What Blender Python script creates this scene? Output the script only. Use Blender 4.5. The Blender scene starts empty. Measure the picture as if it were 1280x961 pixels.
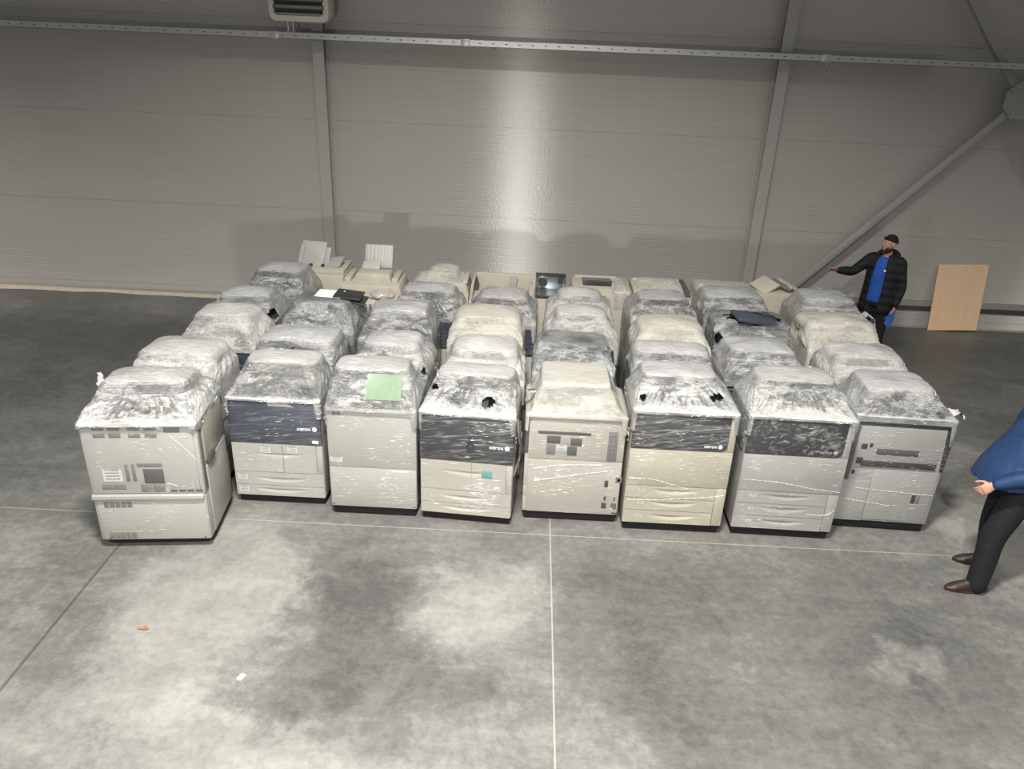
import bpy, bmesh, math, random
from mathutils import Vector, Matrix, noise
random.seed(7)
S = bpy.context.scene
COL = S.collection
PI = math.pi
R = math.radians

# ------------------------------------------------------------------ helpers
def smooth_by_angle(me, ang=40):
    me.shade_smooth()
    try:
        me.set_sharp_from_angle(angle=R(ang))
    except Exception:
        pass

def link(name, me, mat=None, parent=None, smooth=None):
    o = bpy.data.objects.new(name, me)
    COL.objects.link(o)
    if mat is not None:
        me.materials.clear()
        for m in (mat if isinstance(mat, (list, tuple)) else [mat]):
            me.materials.append(m)
    if parent is not None:
        o.parent = parent
    if smooth:
        smooth_by_angle(me, smooth)
    return o

def obj(name, bm, mat=None, parent=None, smooth=40):
    me = bpy.data.meshes.new(name)
    bmesh.ops.recalc_face_normals(bm, faces=bm.faces)
    bm.to_mesh(me); bm.free()
    return link(name, me, mat, parent, smooth)

def tag(o, label=None, cat=None, group=None, kind=None):
    if label: o['label'] = label
    if cat: o['category'] = cat
    if group: o['group'] = group
    if kind: o['kind'] = kind
    return o

def thing(name, label, cat, loc=(0, 0, 0), rz=0, group=None):
    o = bpy.data.objects.new(name, None); COL.objects.link(o)
    o.empty_display_size = .1
    o.location = loc; o.rotation_euler = (0, 0, rz)
    return tag(o, label, cat, group)

def add_box(bm, x0, x1, y0, y1, z0, z1, bev=0, seg=2, M=None):
    b2 = bmesh.new()
    bmesh.ops.create_cube(b2, size=1)
    for v in b2.verts:
        v.co = Vector((x0 + (v.co.x + .5) * (x1 - x0), y0 + (v.co.y + .5) * (y1 - y0), z0 + (v.co.z + .5) * (z1 - z0)))
    if bev:
        bmesh.ops.bevel(b2, geom=b2.edges[:], offset=bev, segments=seg, affect='EDGES', profile=.5)
    merge(bm, b2, M)

def merge(bm, b2, M=None):
    if M is not None:
        bmesh.ops.transform(b2, matrix=M, verts=b2.verts)
    me = bpy.data.meshes.new('t'); b2.to_mesh(me); b2.free()
    bm.from_mesh(me); bpy.data.meshes.remove(me)

def box(x0, x1, y0, y1, z0, z1, bev=0, seg=2, M=None):
    bm = bmesh.new(); add_box(bm, x0, x1, y0, y1, z0, z1, bev, seg, M); return bm

def add_cyl(bm, a, b, r, n=16, r2=None, cap=True):
    a, b = Vector(a), Vector(b); d = b - a
    b2 = bmesh.new()
    bmesh.ops.create_cone(b2, cap_ends=cap, segments=n, radius1=r, radius2=r if r2 is None else r2, depth=d.length)
    q = Vector((0, 0, 1)).rotation_difference(d.normalized())
    merge(bm, b2, Matrix.Translation((a + b) / 2) @ q.to_matrix().to_4x4())

def prism(pts, y0, y1, bev=0):
    """outline in x,z extruded along y"""
    bm = bmesh.new()
    f = bm.faces.new([bm.verts.new((x, y0, z)) for x, z in pts])
    r = bmesh.ops.extrude_face_region(bm, geom=[f])
    for e in r['geom']:
        if isinstance(e, bmesh.types.BMVert): e.co.y = y1
    if bev:
        bmesh.ops.bevel(bm, geom=bm.edges[:], offset=bev, segments=2, affect='EDGES', profile=.5)
    return bm

def loft(bm, rings, close=True):
    """rings: lists of equal length points; tube closed around, capped at the ends"""
    vs = [[bm.verts.new(p) for p in r] for r in rings]
    n = len(vs[0])
    for a, b in zip(vs, vs[1:]):
        for i in range(n):
            j = (i + 1) % n
            bm.faces.new((a[i], a[j], b[j], b[i]))
    if close:
        bm.faces.new(vs[0][::-1]); bm.faces.new(vs[-1])

def add_limb(bm, pts, n=16, up=None):
    """pts: (pos, rx, ry) ; rx across, ry along 'up' reference"""
    P = [Vector(p[0]) for p in pts]
    rings = []
    for i, (p, rx, ry) in enumerate(pts):
        t = (P[min(i + 1, len(P) - 1)] - P[max(i - 1, 0)]).normalized()
        ref = Vector(up) if up is not None else Vector((0, 1, 0))
        if abs(t.dot(ref)) > .95: ref = Vector((1, 0, 0))
        a = t.cross(ref).normalized(); b = a.cross(t).normalized()
        rings.append([P[i] + a * rx * math.cos(2 * PI * k / n) + b * ry * math.sin(2 * PI * k / n) for k in range(n)])
    # round ends
    loft(bm, rings)
    for i, s in ((0, 0), (-1, 1)):
        b2 = bmesh.new(); bmesh.ops.create_icosphere(b2, subdivisions=2, radius=1)
        rx, ry = pts[i][1], pts[i][2]
        m = min(rx, ry)
        merge(bm, b2, Matrix.Translation(P[i]) @ Matrix.Diagonal((m, m, m, 1)))

def smooth_pts(pts, k=4):
    """catmull-rom through (pos, rx, ry)"""
    V = [tuple(p[0]) + (p[1], p[2]) for p in pts]
    out = []
    for i in range(len(V) - 1):
        p0, p1, p2, p3 = V[max(i - 1, 0)], V[i], V[i + 1], V[min(i + 2, len(V) - 1)]
        for s in range(k):
            t = s / k
            q = [.5 * (2 * b + (c - a) * t + (2 * a - 5 * b + 4 * c - d) * t * t + (3 * b - a - 3 * c + d) * t ** 3) for a, b, c, d in zip(p0, p1, p2, p3)]
            out.append((Vector(q[:3]), q[3], q[4]))
    out.append((Vector(V[-1][:3]), V[-1][3], V[-1][4]))
    return out

def remeshed(bm, voxel, smooth_it=4):
    me = bpy.data.meshes.new('t'); bmesh.ops.recalc_face_normals(bm, faces=bm.faces); bm.to_mesh(me); bm.free()
    o = bpy.data.objects.new('t', me); COL.objects.link(o)
    m = o.modifiers.new('r', 'REMESH'); m.mode = 'VOXEL'; m.voxel_size = voxel
    if smooth_it:
        m2 = o.modifiers.new('s', 'SMOOTH'); m2.factor = .5; m2.iterations = smooth_it
    dg = bpy.context.evaluated_depsgraph_get()
    r = bpy.data.meshes.new_from_object(o.evaluated_get(dg))
    bpy.data.objects.remove(o); bpy.data.meshes.remove(me)
    return r

def text_mesh(txt, size, extrude=.001):
    cu = bpy.data.curves.new('t', 'FONT'); cu.body = txt; cu.size = size; cu.extrude = extrude
    cu.align_x = 'LEFT'
    o = bpy.data.objects.new('t', cu); COL.objects.link(o)
    dg = bpy.context.evaluated_depsgraph_get()
    me = bpy.data.meshes.new_from_object(o.evaluated_get(dg))
    bpy.data.objects.remove(o); bpy.data.curves.remove(cu)
    return me

# ------------------------------------------------------------------ materials
def nodes(name):
    m = bpy.data.materials.new(name); m.use_nodes = True
    nt = m.node_tree; nt.nodes.clear()
    out = nt.nodes.new('ShaderNodeOutputMaterial')
    return m, nt, out

class N:
    def __init__(s, nt): s.nt = nt
    def __call__(s, typ, ins=None, **kw):
        n = s.nt.nodes.new(typ)
        for k, v in kw.items(): setattr(n, k, v)
        for k, v in (ins or {}).items():
            sock = n.inputs[k]
            if isinstance(v, bpy.types.NodeSocket): s.nt.links.new(v, sock)
            else: sock.default_value = v
        return n
    def math(s, op, a, b=0.0, c=0.0, clamp=False):
        n = s.nt.nodes.new('ShaderNodeMath'); n.operation = op; n.use_clamp = clamp
        for i, v in enumerate((a, b, c)):
            if isinstance(v, bpy.types.NodeSocket): s.nt.links.new(v, n.inputs[i])
            else: n.inputs[i].default_value = v
        return n.outputs[0]
    def mix(s, f, a, b):
        n = s.nt.nodes.new('ShaderNodeMix'); n.data_type = 'RGBA'
        for k, v in ((0, f), (6, a), (7, b)):
            if isinstance(v, bpy.types.NodeSocket): s.nt.links.new(v, n.inputs[k])
            else: n.inputs[k].default_value = v
        return n.outputs[2]
    def ramp(s, f, stops):
        n = s.nt.nodes.new('ShaderNodeValToRGB'); e = n.color_ramp.elements
        while len(e) < len(stops): e.new(.5)
        for q, (p, c) in zip(e, stops):
            q.position = p; q.color = c if len(c) == 4 else tuple(c) + (1,)
        s.nt.links.new(f, n.inputs[0]); return n.outputs[0]

def c4(c): return tuple(c) + (1,) if len(c) == 3 else c

def plain(name, col, rough=.5, spec=.4, metal=0, var=.06, scale=8, bump=0, bscale=120):
    m, nt, out = nodes(name); n = N(nt)
    tc = n('ShaderNodeTexCoord')
    nz = n('ShaderNodeTexNoise', {'Vector': tc.outputs['Object'], 'Scale': scale, 'Detail': 5})
    a = tuple(max(0, x * (1 - var)) for x in col); b = tuple(min(1, x * (1 + var)) for x in col)
    cc = n.mix(nz.outputs[0], c4(a), c4(b))
    p = n('ShaderNodeBsdfPrincipled', {'Base Color': cc, 'Roughness': rough, 'Specular IOR Level': spec, 'Metallic': metal})
    if bump:
        bz = n('ShaderNodeTexNoise', {'Vector': tc.outputs['Object'], 'Scale': bscale, 'Detail': 4})
        bp = n('ShaderNodeBump', {'Height': bz.outputs[0], 'Strength': bump, 'Distance': .01})
        nt.links.new(bp.outputs[0], p.inputs['Normal'])
    nt.links.new(p.outputs[0], out.inputs[0])
    return m

def wrapped(name, col, rough=.45, coat=.8, sx=2.2, sz=24.0, strength=.9, haze=.0):
    """plastic with one tight layer of clear stretch film over it: thin wrinkled gloss coat"""
    m, nt, out = nodes(name); n = N(nt)
    tc = n('ShaderNodeTexCoord'); oi = n('ShaderNodeObjectInfo')
    off = n('ShaderNodeVectorMath', {0: tc.outputs['Object']}, operation='ADD')
    rnd = n.math('MULTIPLY', oi.outputs['Random'], 37.0)
    cmb = n('ShaderNodeCombineXYZ', {0: rnd, 1: rnd, 2: rnd}); nt.links.new(cmb.outputs[0], off.inputs[1])
    rot = n('ShaderNodeMapping', {'Vector': off.outputs[0], 'Rotation': (0, R(7), 0)})
    mp = n('ShaderNodeMapping', {'Vector': rot.outputs[0], 'Scale': (sx, sx, sz)})
    nz = n('ShaderNodeTexNoise', {'Vector': mp.outputs[0], 'Scale': 1.6, 'Detail': 5, 'Roughness': .58, 'Distortion': 1.0})
    big = n('ShaderNodeTexNoise', {'Vector': off.outputs[0], 'Scale': 3.5, 'Detail': 2})
    msk = n.ramp(big.outputs[0], [(.34, (.15, .15, .15)), (.56, (1, 1, 1))])
    bp = n('ShaderNodeBump', {'Height': nz.outputs[0], 'Distance': .09})
    nt.links.new(n.math('MULTIPLY', msk, strength), bp.inputs['Strength'])
    v2 = n('ShaderNodeTexNoise', {'Vector': tc.outputs['Object'], 'Scale': 5, 'Detail': 4})
    a = tuple(x * .93 for x in col); b = tuple(min(1, x * 1.06) for x in col)
    cc = n.mix(v2.outputs[0], c4(a), c4(b))
    if haze:
        h = n.ramp(nz.outputs[0], [(.5, (0, 0, 0)), (.72, (1, 1, 1))])
        cc = n.mix(n.math('MULTIPLY', n.math('MULTIPLY', h, msk), haze), cc, (.62, .62, .62, 1))
    p = n('ShaderNodeBsdfPrincipled', {'Base Color': cc, 'Roughness': rough, 'Specular IOR Level': .35,
                                       'Coat Weight': coat, 'Coat Roughness': .10, 'Coat IOR': 1.8})
    nt.links.new(bp.outputs[0], p.inputs['Coat Normal'])
    nt.links.new(p.outputs[0], out.inputs[0])
    return m

def film(name, tint, top, side, crease=.55, rough=.11, bump=1.0, gscale=1.0):
    """loose stretch film: several milky layers over the top, nearly clear on the flanks, crinkled where it hangs slack"""
    m, nt, out = nodes(name); n = N(nt)
    tc = n('ShaderNodeTexCoord'); oi = n('ShaderNodeObjectInfo'); ge = n('ShaderNodeNewGeometry')
    sl = n('ShaderNodeAttribute', attribute_name='slack').outputs['Fac']
    rnd = n.math('MULTIPLY', oi.outputs['Random'], 53.0)
    cmb = n('ShaderNodeCombineXYZ', {0: rnd, 1: rnd, 2: rnd})
    off = n('ShaderNodeVectorMath', {0: tc.outputs['Object'], 1: cmb.outputs[0]}, operation='ADD')
    rot = n('ShaderNodeMapping', {'Vector': off.outputs[0], 'Rotation': (0, R(6), R(9))})
    mp = n('ShaderNodeMapping', {'Vector': rot.outputs[0], 'Scale': (1.0, 2.0, 2.0)})
    warp = n('ShaderNodeTexNoise', {'Vector': mp.outputs[0], 'Scale': 4.0, 'Detail': 4})
    ws = n('ShaderNodeVectorMath', {0: warp.outputs['Color'], 'Scale': .55}, operation='SCALE')
    wv = n('ShaderNodeVectorMath', {0: mp.outputs[0], 1: ws.outputs[0]}, operation='ADD')
    n1 = n('ShaderNodeTexNoise', {'Vector': wv.outputs[0], 'Scale': 10.0 * gscale, 'Detail': 3, 'Roughness': .6})
    n3 = n('ShaderNodeTexNoise', {'Vector': wv.outputs[0], 'Scale': 34.0 * gscale, 'Detail': 4, 'Roughness': .6, 'Distortion': .8})
    n2 = n('ShaderNodeTexNoise', {'Vector': off.outputs[0], 'Scale': 3.2, 'Detail': 3})
    ml = n('ShaderNodeMapping', {'Vector': rot.outputs[0], 'Scale': (1.4, 60.0, 60.0)})
    ln = n('ShaderNodeTexNoise', {'Vector': ml.outputs[0], 'Scale': 1.5, 'Detail': 3})
    def ridge(sock, k): return n.math('SUBTRACT', 1.0, n.math('MULTIPLY', n.math('ABSOLUTE', n.math('SUBTRACT', sock, .5)), k), clamp=True)
    cr = n.math('MAXIMUM', n.math('MULTIPLY', ridge(n1.outputs[0], 16.0), .8), ridge(n3.outputs[0], 11.0))
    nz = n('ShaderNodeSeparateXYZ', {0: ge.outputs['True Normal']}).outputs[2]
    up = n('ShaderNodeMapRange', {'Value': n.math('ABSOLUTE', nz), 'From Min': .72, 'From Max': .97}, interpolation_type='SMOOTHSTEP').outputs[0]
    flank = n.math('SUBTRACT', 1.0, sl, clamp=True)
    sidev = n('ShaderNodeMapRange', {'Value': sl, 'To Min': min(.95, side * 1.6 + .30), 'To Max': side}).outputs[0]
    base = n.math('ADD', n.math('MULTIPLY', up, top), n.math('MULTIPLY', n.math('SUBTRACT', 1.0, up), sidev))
    lowf = n('ShaderNodeMapRange', {'Value': n2.outputs[0], 'From Min': .33, 'From Max': .67, 'To Min': -.10, 'To Max': .10}).outputs[0]
    lines = n('ShaderNodeMapRange', {'Value': ln.outputs[0], 'From Min': .35, 'From Max': .65, 'To Min': -.10, 'To Max': .10}).outputs[0]
    amt = n('ShaderNodeMapRange', {'Value': sl, 'To Min': .12, 'To Max': 1.0}).outputs[0]
    # in the slack part the film is bunched white in some places and a single clear sheet in others
    n4 = n('ShaderNodeTexNoise', {'Vector': wv.outputs[0], 'Scale': 2.6, 'Detail': 2})
    patch = n('ShaderNodeMapRange', {'Value': n4.outputs[0], 'From Min': .46, 'From Max': .62}, interpolation_type='SMOOTHSTEP').outputs[0]
    slu = n.math('MULTIPLY', sl, n.math('SUBTRACT', 1.0, up))
    pat = n.math('MULTIPLY', slu, n.math('MULTIPLY', patch, .24))
    crk = n.math('MULTIPLY', cr, n.math('MULTIPLY', n.math('MULTIPLY', amt, crease), n.math('ADD', .5, n.math('MULTIPLY', patch, .5))))
    al = n.math('ADD', n.math('ADD', n.math('ADD', base, pat), lowf), n.math('ADD', lines, crk), clamp=True)
    hgt = n.math('ADD', n.math('MULTIPLY', n1.outputs[0], 1.5), n.math('ADD', n.math('MULTIPLY', n3.outputs[0], .75), n.math('MULTIPLY', ln.outputs[0], .12)))
    bp = n('ShaderNodeBump', {'Height': hgt, 'Distance': .03})
    nt.links.new(n.math('MULTIPLY', amt, bump), bp.inputs['Strength'])
    bd = n('ShaderNodeBump', {'Height': hgt, 'Distance': .03})
    nt.links.new(n.math('MULTIPLY', amt, bump * .5), bd.inputs['Strength'])
    p = n('ShaderNodeBsdfPrincipled', {'Base Color': c4(tint), 'Roughness': .5, 'Specular IOR Level': 0.0,
                                       'Normal': bd.outputs[0], 'Alpha': al})
    gl = n('ShaderNodeBsdfGlossy', {'Color': (.95, .95, .95, 1), 'Roughness': rough, 'Normal': bp.outputs[0]})
    fr = n('ShaderNodeFresnel', {'IOR': 1.8, 'Normal': bp.outputs[0]})
    ms = n('ShaderNodeMixShader', {0: fr.outputs[0], 1: p.outputs[0], 2: gl.outputs[0]})
    nt.links.new(ms.outputs[0], out.inputs[0])
    return m

M = {}
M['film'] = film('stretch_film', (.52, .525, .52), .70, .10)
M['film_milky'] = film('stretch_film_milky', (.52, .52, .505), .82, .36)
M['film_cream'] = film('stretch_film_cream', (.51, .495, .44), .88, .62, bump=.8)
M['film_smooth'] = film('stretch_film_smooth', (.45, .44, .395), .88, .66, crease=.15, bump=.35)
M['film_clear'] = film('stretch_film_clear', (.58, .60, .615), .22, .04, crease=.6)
M['white'] = wrapped('wrapped_white_plastic', (.325, .325, .302))
M['white_dry'] = plain('white_plastic', (.50, .49, .455), .5)
M['beige'] = plain('beige_plastic', (.50, .47, .395), .5, var=.08)
M['beige_wrapped'] = wrapped('wrapped_beige_plastic', (.345, .325, .262))
M['grey_white'] = wrapped('wrapped_grey_white_plastic', (.28, .28, .27))
M['warm_white'] = wrapped('wrapped_warm_white_plastic', (.335, .32, .285))
M['blue'] = wrapped('wrapped_dark_blue_plastic', (.035, .042, .062), .4, .8, haze=.22)
M['charcoal'] = wrapped('wrapped_charcoal_plastic', (.030, .031, .036), .4, .8, haze=.5)
M['char7'] = wrapped('wrapped_graphite_plastic', (.030, .030, .034), .4, .8, sx=9, sz=14, haze=.45)
M['feeder_blue'] = plain('blue_grey_plastic', (.05, .06, .085), .4)
M['feeder_dark'] = plain('dark_plastic', (.03, .032, .036), .4)
M['feeder_grey'] = plain('light_grey_plastic', (.40, .40, .385), .45)
M['black'] = plain('black_rubber', (.015, .015, .015), .6)
M['base'] = plain('black_plinth', (.012, .012, .013), .7, .2)
M['vent'] = plain('grey_vent', (.15, .15, .145), .6)
M['vent_dark'] = plain('dark_grey_vent', (.085, .085, .082), .6)
M['dark'] = plain('dark_connector_panel', (.05, .05, .05), .5)
M['seam'] = plain('panel_gap', (.05, .05, .05), .8)
M['metal'] = plain('bare_sheet_metal', (.42, .45, .47), .35, metal=.85)
M['logo'] = plain('white_lettering', (.75, .75, .75), .5)
M['logo_dim'] = plain('grey_lettering', (.30, .30, .32), .5)
M['paper'] = plain('white_paper', (.86, .85, .82), .8, .2)
M['green'] = wrapped('green_paper_under_film', (.36, .50, .34), .6, .8, sx=8, sz=14, strength=.8, haze=.45)
M['teal'] = plain('teal_sticker', (.10, .26, .25), .5)
M['glass'] = plain('dark_scanner_glass', (.02, .022, .025), .15, .6)

def sticker_mat():
    m, nt, out = nodes('printed_sticker'); n = N(nt)
    tc = n('ShaderNodeTexCoord')
    sp = n('ShaderNodeSeparateXYZ', {0: tc.outputs['Generated']})
    band = n.math('GREATER_THAN', n.math('FRACT', n.math('MULTIPLY', sp.outputs[2], 4.0)), .62)
    nz = n('ShaderNodeTexNoise', {'Vector': tc.outputs['Generated'], 'Scale': 22, 'Detail': 1})
    inside = n.math('MULTIPLY', n.math('GREATER_THAN', sp.outputs[0], .12), n.math('LESS_THAN', sp.outputs[0], .86))
    k = n.math('MULTIPLY', n.math('MULTIPLY', band, n.math('GREATER_THAN', nz.outputs[0], .44)), inside)
    p = n('ShaderNodeBsdfPrincipled', {'Base Color': n.mix(k, (.46, .455, .43, 1), (.06, .10, .10, 1)), 'Roughness': .5})
    nt.links.new(p.outputs[0], out.inputs[0]); return m
M['sticker'] = sticker_mat()

def slat_mat(name, base, line, axis, count):
    m, nt, out = nodes(name); n = N(nt)
    tc = n('ShaderNodeTexCoord'); sp = n('ShaderNodeSeparateXYZ', {0: tc.outputs['Object']})
    k = n.math('GREATER_THAN', n.math('FRACT', n.math('MULTIPLY', sp.outputs[axis], count)), .5)
    p = n('ShaderNodeBsdfPrincipled', {'Base Color': n.mix(k, c4(base), c4(line)), 'Roughness': .5})
    nt.links.new(p.outputs[0], out.inputs[0]); return m
M['vent_slats'] = slat_mat('slatted_vent', (.24, .24, .228), (.06, .06, .058), 2, 110)
M['vent_slats_v'] = slat_mat('upright_slatted_vent', (.24, .24, .228), (.06, .06, .058), 0, 110)

def crease_glint_mat():
    m, nt, out = nodes('film_crease_glint'); n = N(nt)
    p = n('ShaderNodeBsdfPrincipled', {'Base Color': (.86, .86, .84, 1), 'Roughness': .2, 'Specular IOR Level': .9, 'Alpha': .9})  # near-white, so the slivers read as glints along the film creases
    nt.links.new(p.outputs[0], out.inputs[0]); return m
M['crease'] = crease_glint_mat()
def crease_glints(t, x0, x1, z0, z1, seed, n=90, y=-.017, long=(), yd=None):
    """little ridges where tight film puckers, coloured bright to stand in for glints"""
    rd = random.Random(seed); bm = bmesh.new()
    def sliver(ax, az, bx, bz, wd, lift):
        a, b = Vector((ax, y, az)), Vector((bx, y, bz)); d = (b - a).normalized(); q = Vector((-d.z, 0, d.x)) * wd
        mid = a.lerp(b, .5)
        v = [bm.verts.new(p) for p in (a, mid + q, b, mid - q, mid + Vector((0, -lift, 0)))]
        for i in range(4): bm.faces.new((v[i], v[(i + 1) % 4], v[4]))
    k = 0
    while k < n:
        x, z = rd.uniform(x0 + .04, x1 - .04), rd.uniform(z0 + .02, z1 - .02)
        if noise.noise(Vector((x * 3.2, z * 3.2, seed))) < rd.uniform(-.15, .35): continue
        L = rd.uniform(.006, .036); sl_ = .16 * noise.noise(Vector((x * 2, z * 2, seed + 9))) + rd.uniform(-.05, .05)
        sliver(x - L, z - L * sl_, x + L, z + L * sl_, rd.uniform(.0004, .0013), .0015); k += 1
    for pts in long:
        P = smooth_pts([((p[0], 0, p[1]), 0, 0) for p in pts], 7)
        for (p, _, _), (q, _, _) in zip(P, P[1:]):
            sliver(p.x, p.z, q.x + .006 * (q.x > p.x), q.z + rd.uniform(-.003, .003), rd.uniform(.001, .0032), .003)
    o = obj('film_crease_glints', bm, M['crease'], t, smooth=None); o['kind'] = 'stuff'
    return o

# ------------------------------------------------------------------ film hood
def rrect(x0, x1, y0, y1, r, m=32, k=8):
    r = min(r, (x1 - x0) * .49, (y1 - y0) * .49)
    P = []
    cor = [((x1 - r, y0 + r), -90), ((x1 - r, y1 - r), 0), ((x0 + r, y1 - r), 90), ((x0 + r, y0 + r), 180)]
    starts = [(x0 + r, y0), (x1, y0 + r), (x1 - r, y1), (x0, y1 - r)]
    ends = [(x1 - r, y0), (x1, y1 - r), (x0 + r, y1), (x0, y0 + r)]
    for i in range(4):
        a, b = starts[i], ends[i]
        for j in range(m):
            t = j / m
            P.append((a[0] + (b[0] - a[0]) * t, a[1] + (b[1] - a[1]) * t, i))
        (cx, cy), a0 = cor[i]
        for j in range(k):
            t = R(a0 + 90 * j / k)
            P.append((cx + r * math.cos(t), cy + r * math.sin(t), i + .5))
    return P

def hood(parent, w, d, h, hump, mat, seed, skirt=(.02, .32, .3, .32), wr=.010, edge=.05, dome=.018, sag=.03, tear=None, bodyrect=None, cr=.12, bulge=.62, flank=1.0, nscr=300):
    """film stretched from a machine's top edge over its feeder. skirt = drop at front, right, back, left"""
    hx0, hx1, hy0, hy1, hz = hump
    o = .009
    bx0, bx1, by0, by1 = bodyrect or (-w / 2 - o, w / 2 + o, -.02 - o, d + o)
    rings = []
    Q = rrect(bx0, bx1, by0, by1, .035)
    def sk(i):
        if i == int(i): return skirt[int(i)]
        return (skirt[int(i)] + skirt[(int(i) + 1) % 4]) / 2
    nsk = 7
    for s in range(nsk):
        t = 1 - s / nsk
        rings.append([(x, y, h + .004 - sk(i) * t) for x, y, i in Q])
    A = rrect(bx0, bx1, by0, by1, .035); B = rrect(hx0, hx1, hy0, hy1, cr)
    ns = 24
    for s in range(ns):
        t = s / (ns - 1)
        zz = h + .004 + (hz - edge - h) * t
        row = []
        for a, b in zip(A, B):
            # front and back stay out and turn in late where the machine under them stands tall; flanks fall straighter
            fb = abs(math.cos(math.atan2(a[0] - (bx0 + bx1) / 2, a[1] - (by0 + by1) / 2)))
            e_ = flank + (bulge - flank) * fb
            tt = t ** e_
            row.append((a[0] + (b[0] - a[0]) * tt, a[1] + (b[1] - a[1]) * tt, zz))
        rings.append(row)
    for s in range(1, 6):
        a = s / 5 * PI / 2
        ins = edge * (1 - math.cos(a)); zz = hz - edge + edge * math.sin(a)
        rings.append([(x, y, zz) for x, y, i in rrect(hx0 + ins, hx1 - ins, hy0 + ins, hy1 - ins, cr)])
    nc = 14
    cx, cy = (hx0 + hx1) / 2, (hy0 + hy1) / 2
    last = rings[-1]
    for s in range(1, nc + 1):
        t = s / nc
        f = 1 - t * .985
        rings.append([(cx + (p[0] - cx) * f, cy + (p[1] - cy) * f, hz + dome * (1 - f * f)) for p in last])
    bm = bmesh.new()
    slk = bm.verts.layers.float.new('slack')
    so = Vector((seed * 3.17, seed * 1.31, seed * 7.7))
    nr = len(rings)
    vs = []
    rz = [[Vector(p) for p in r] for r in rings]
    for j, r in enumerate(rz):
        row = []
        n_ = len(r)
        for i, p in enumerate(r):
            a = r[(i + 1) % n_] - r[i - 1]
            b = rz[min(j + 1, nr - 1)][i] - rz[max(j - 1, 0)][i]
            nn = a.cross(b)
            if nn.length < 1e-9: nn = Vector((0, 0, 1))
            nn.normalize()
            q = Vector((p.x * 3.2, p.y * 5.5, p.z * 5.5)) + so
            q2 = Vector((p.x * 9, p.y * 17, p.z * 15)) + so
            g = 1.5 * noise.noise(q) + .45 * (abs(noise.noise(q2)) * 2 - .5)
            # pleats radiating over the sloping band
            if nsk <= j < nsk + ns:
                t = (j - nsk) / (ns - 1)
                g += 1.5 * math.sin(PI * t) * (abs(noise.noise(Vector((i * .42, t * 1.2, seed)))) * 2 - .55)
                amp = wr * (.35 + .9 * math.sin(PI * t))
            elif j < nsk:
                amp = wr * .45 * min(1, (nsk - j) / 3)
                g = abs(g)
            elif j >= nr - nc:
                amp = wr * .75
            else:
                amp = wr * .6
            vv = bm.verts.new(p + nn * g * amp)
            side = Q[i][2]
            fr = 1.0 if side == 0 else (.75 if side in (.5, 3.5) else (.5 if side == 2 else .12))
            if nsk <= j < nsk + ns + 2: vv[slk] = fr * (1 if j > nsk + 1 else .5)
            elif j < nsk: vv[slk] = .35
            else: vv[slk] = max(.06, fr * (1 - (j - nsk - ns - 1) / 5))
            row.append(vv)
        vs.append(row)
    for a, b in zip(vs, vs[1:]):
        n_ = len(a)
        for i in range(n_):
            k = (i + 1) % n_
            bm.faces.new((a[i], a[k], b[k], b[i]))
    bm.faces.new(vs[-1])
    if tear:
        dead = []
        for f in bm.faces:
            c = f.calc_center_median()
            for (tx, ty, tz, rx, ry, rz_) in tear:
                e = ((c.x - tx) / rx) ** 2 + ((c.y - ty) / ry) ** 2 + ((c.z - tz) / rz_) ** 2
                if e < 1 + .5 * noise.noise(c * 14 + so): dead.append(f); break
        bmesh.ops.delete(bm, geom=list(set(dead)), context='FACES')
    cz = bmesh.new(); rd = random.Random(seed * 11 + 1)  # bright slivers on the slack film: glints put in as pale colour
    if nscr:
        bm.normal_update()
        F = [f for f in bm.faces if len(f.verts) == 4 and sum(v[slk] for v in f.verts) / 4 > .3]
        k = 0; tries = 0
        while F and k < nscr and tries < nscr * 12:
            tries += 1
            f = rd.choice(F); c = f.calc_center_median()
            sv = sum(v[slk] for v in f.verts) / 4
            if noise.noise(Vector((c.x * 4.5, c.y * 4.5, c.z * 4.5)) + so) + .55 * (sv - .7) < rd.uniform(-.05, .4): continue
            e = (f.verts[1].co - f.verts[0].co)
            if e.length < 1e-6: continue
            e.normalize(); nn = f.normal if f.normal.dot(c - Vector((cx, cy, h - .2))) > 0 else -f.normal
            q = nn.cross(e).normalized()
            an = 1.1 * noise.noise(Vector((c.x * 3, c.z * 6, seed + 3))) + rd.uniform(-.3, .3)
            d_ = e * math.cos(an) + q * math.sin(an); q = nn.cross(d_)
            L = rd.uniform(.006, .034); wd_ = rd.uniform(.0006, .0020)
            o_ = c + nn * .0025
            v = [cz.verts.new(p) for p in (o_ - d_ * L, o_ + q * wd_, o_ + d_ * L * .9, o_ - q * wd_, o_ + nn * .003)]
            for i in range(4): cz.faces.new((v[i], v[(i + 1) % 4], v[4]))
            k += 1
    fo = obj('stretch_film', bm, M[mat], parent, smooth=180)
    if len(cz.verts):
        co_ = obj('film_crease_glints', cz, M['crease'], parent, smooth=None); co_['kind'] = 'stuff'
    else: cz.free()
    return fo

def lens_handle(x0, x1, z1, hh, p=.016, n=24):
    """scooped grip: lip stands out along the top edge, face runs back down to the panel"""
    bm = bmesh.new()
    top, mid, bot = [], [], []
    for i in range(n + 1):
        t = i / n; x = x0 + (x1 - x0) * t
        e = math.sin(PI * t) ** .8
        top.append(bm.verts.new((x, 0, z1 + .004)))
        mid.append(bm.verts.new((x, -p * e, z1)))
        bot.append(bm.verts.new((x, 0, z1 - hh * (.15 + .85 * e))))
    for A, B in ((top, mid), (mid, bot)):
        for i in range(n): bm.faces.new((A[i], A[i + 1], B[i + 1], B[i]))
    return bm

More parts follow.
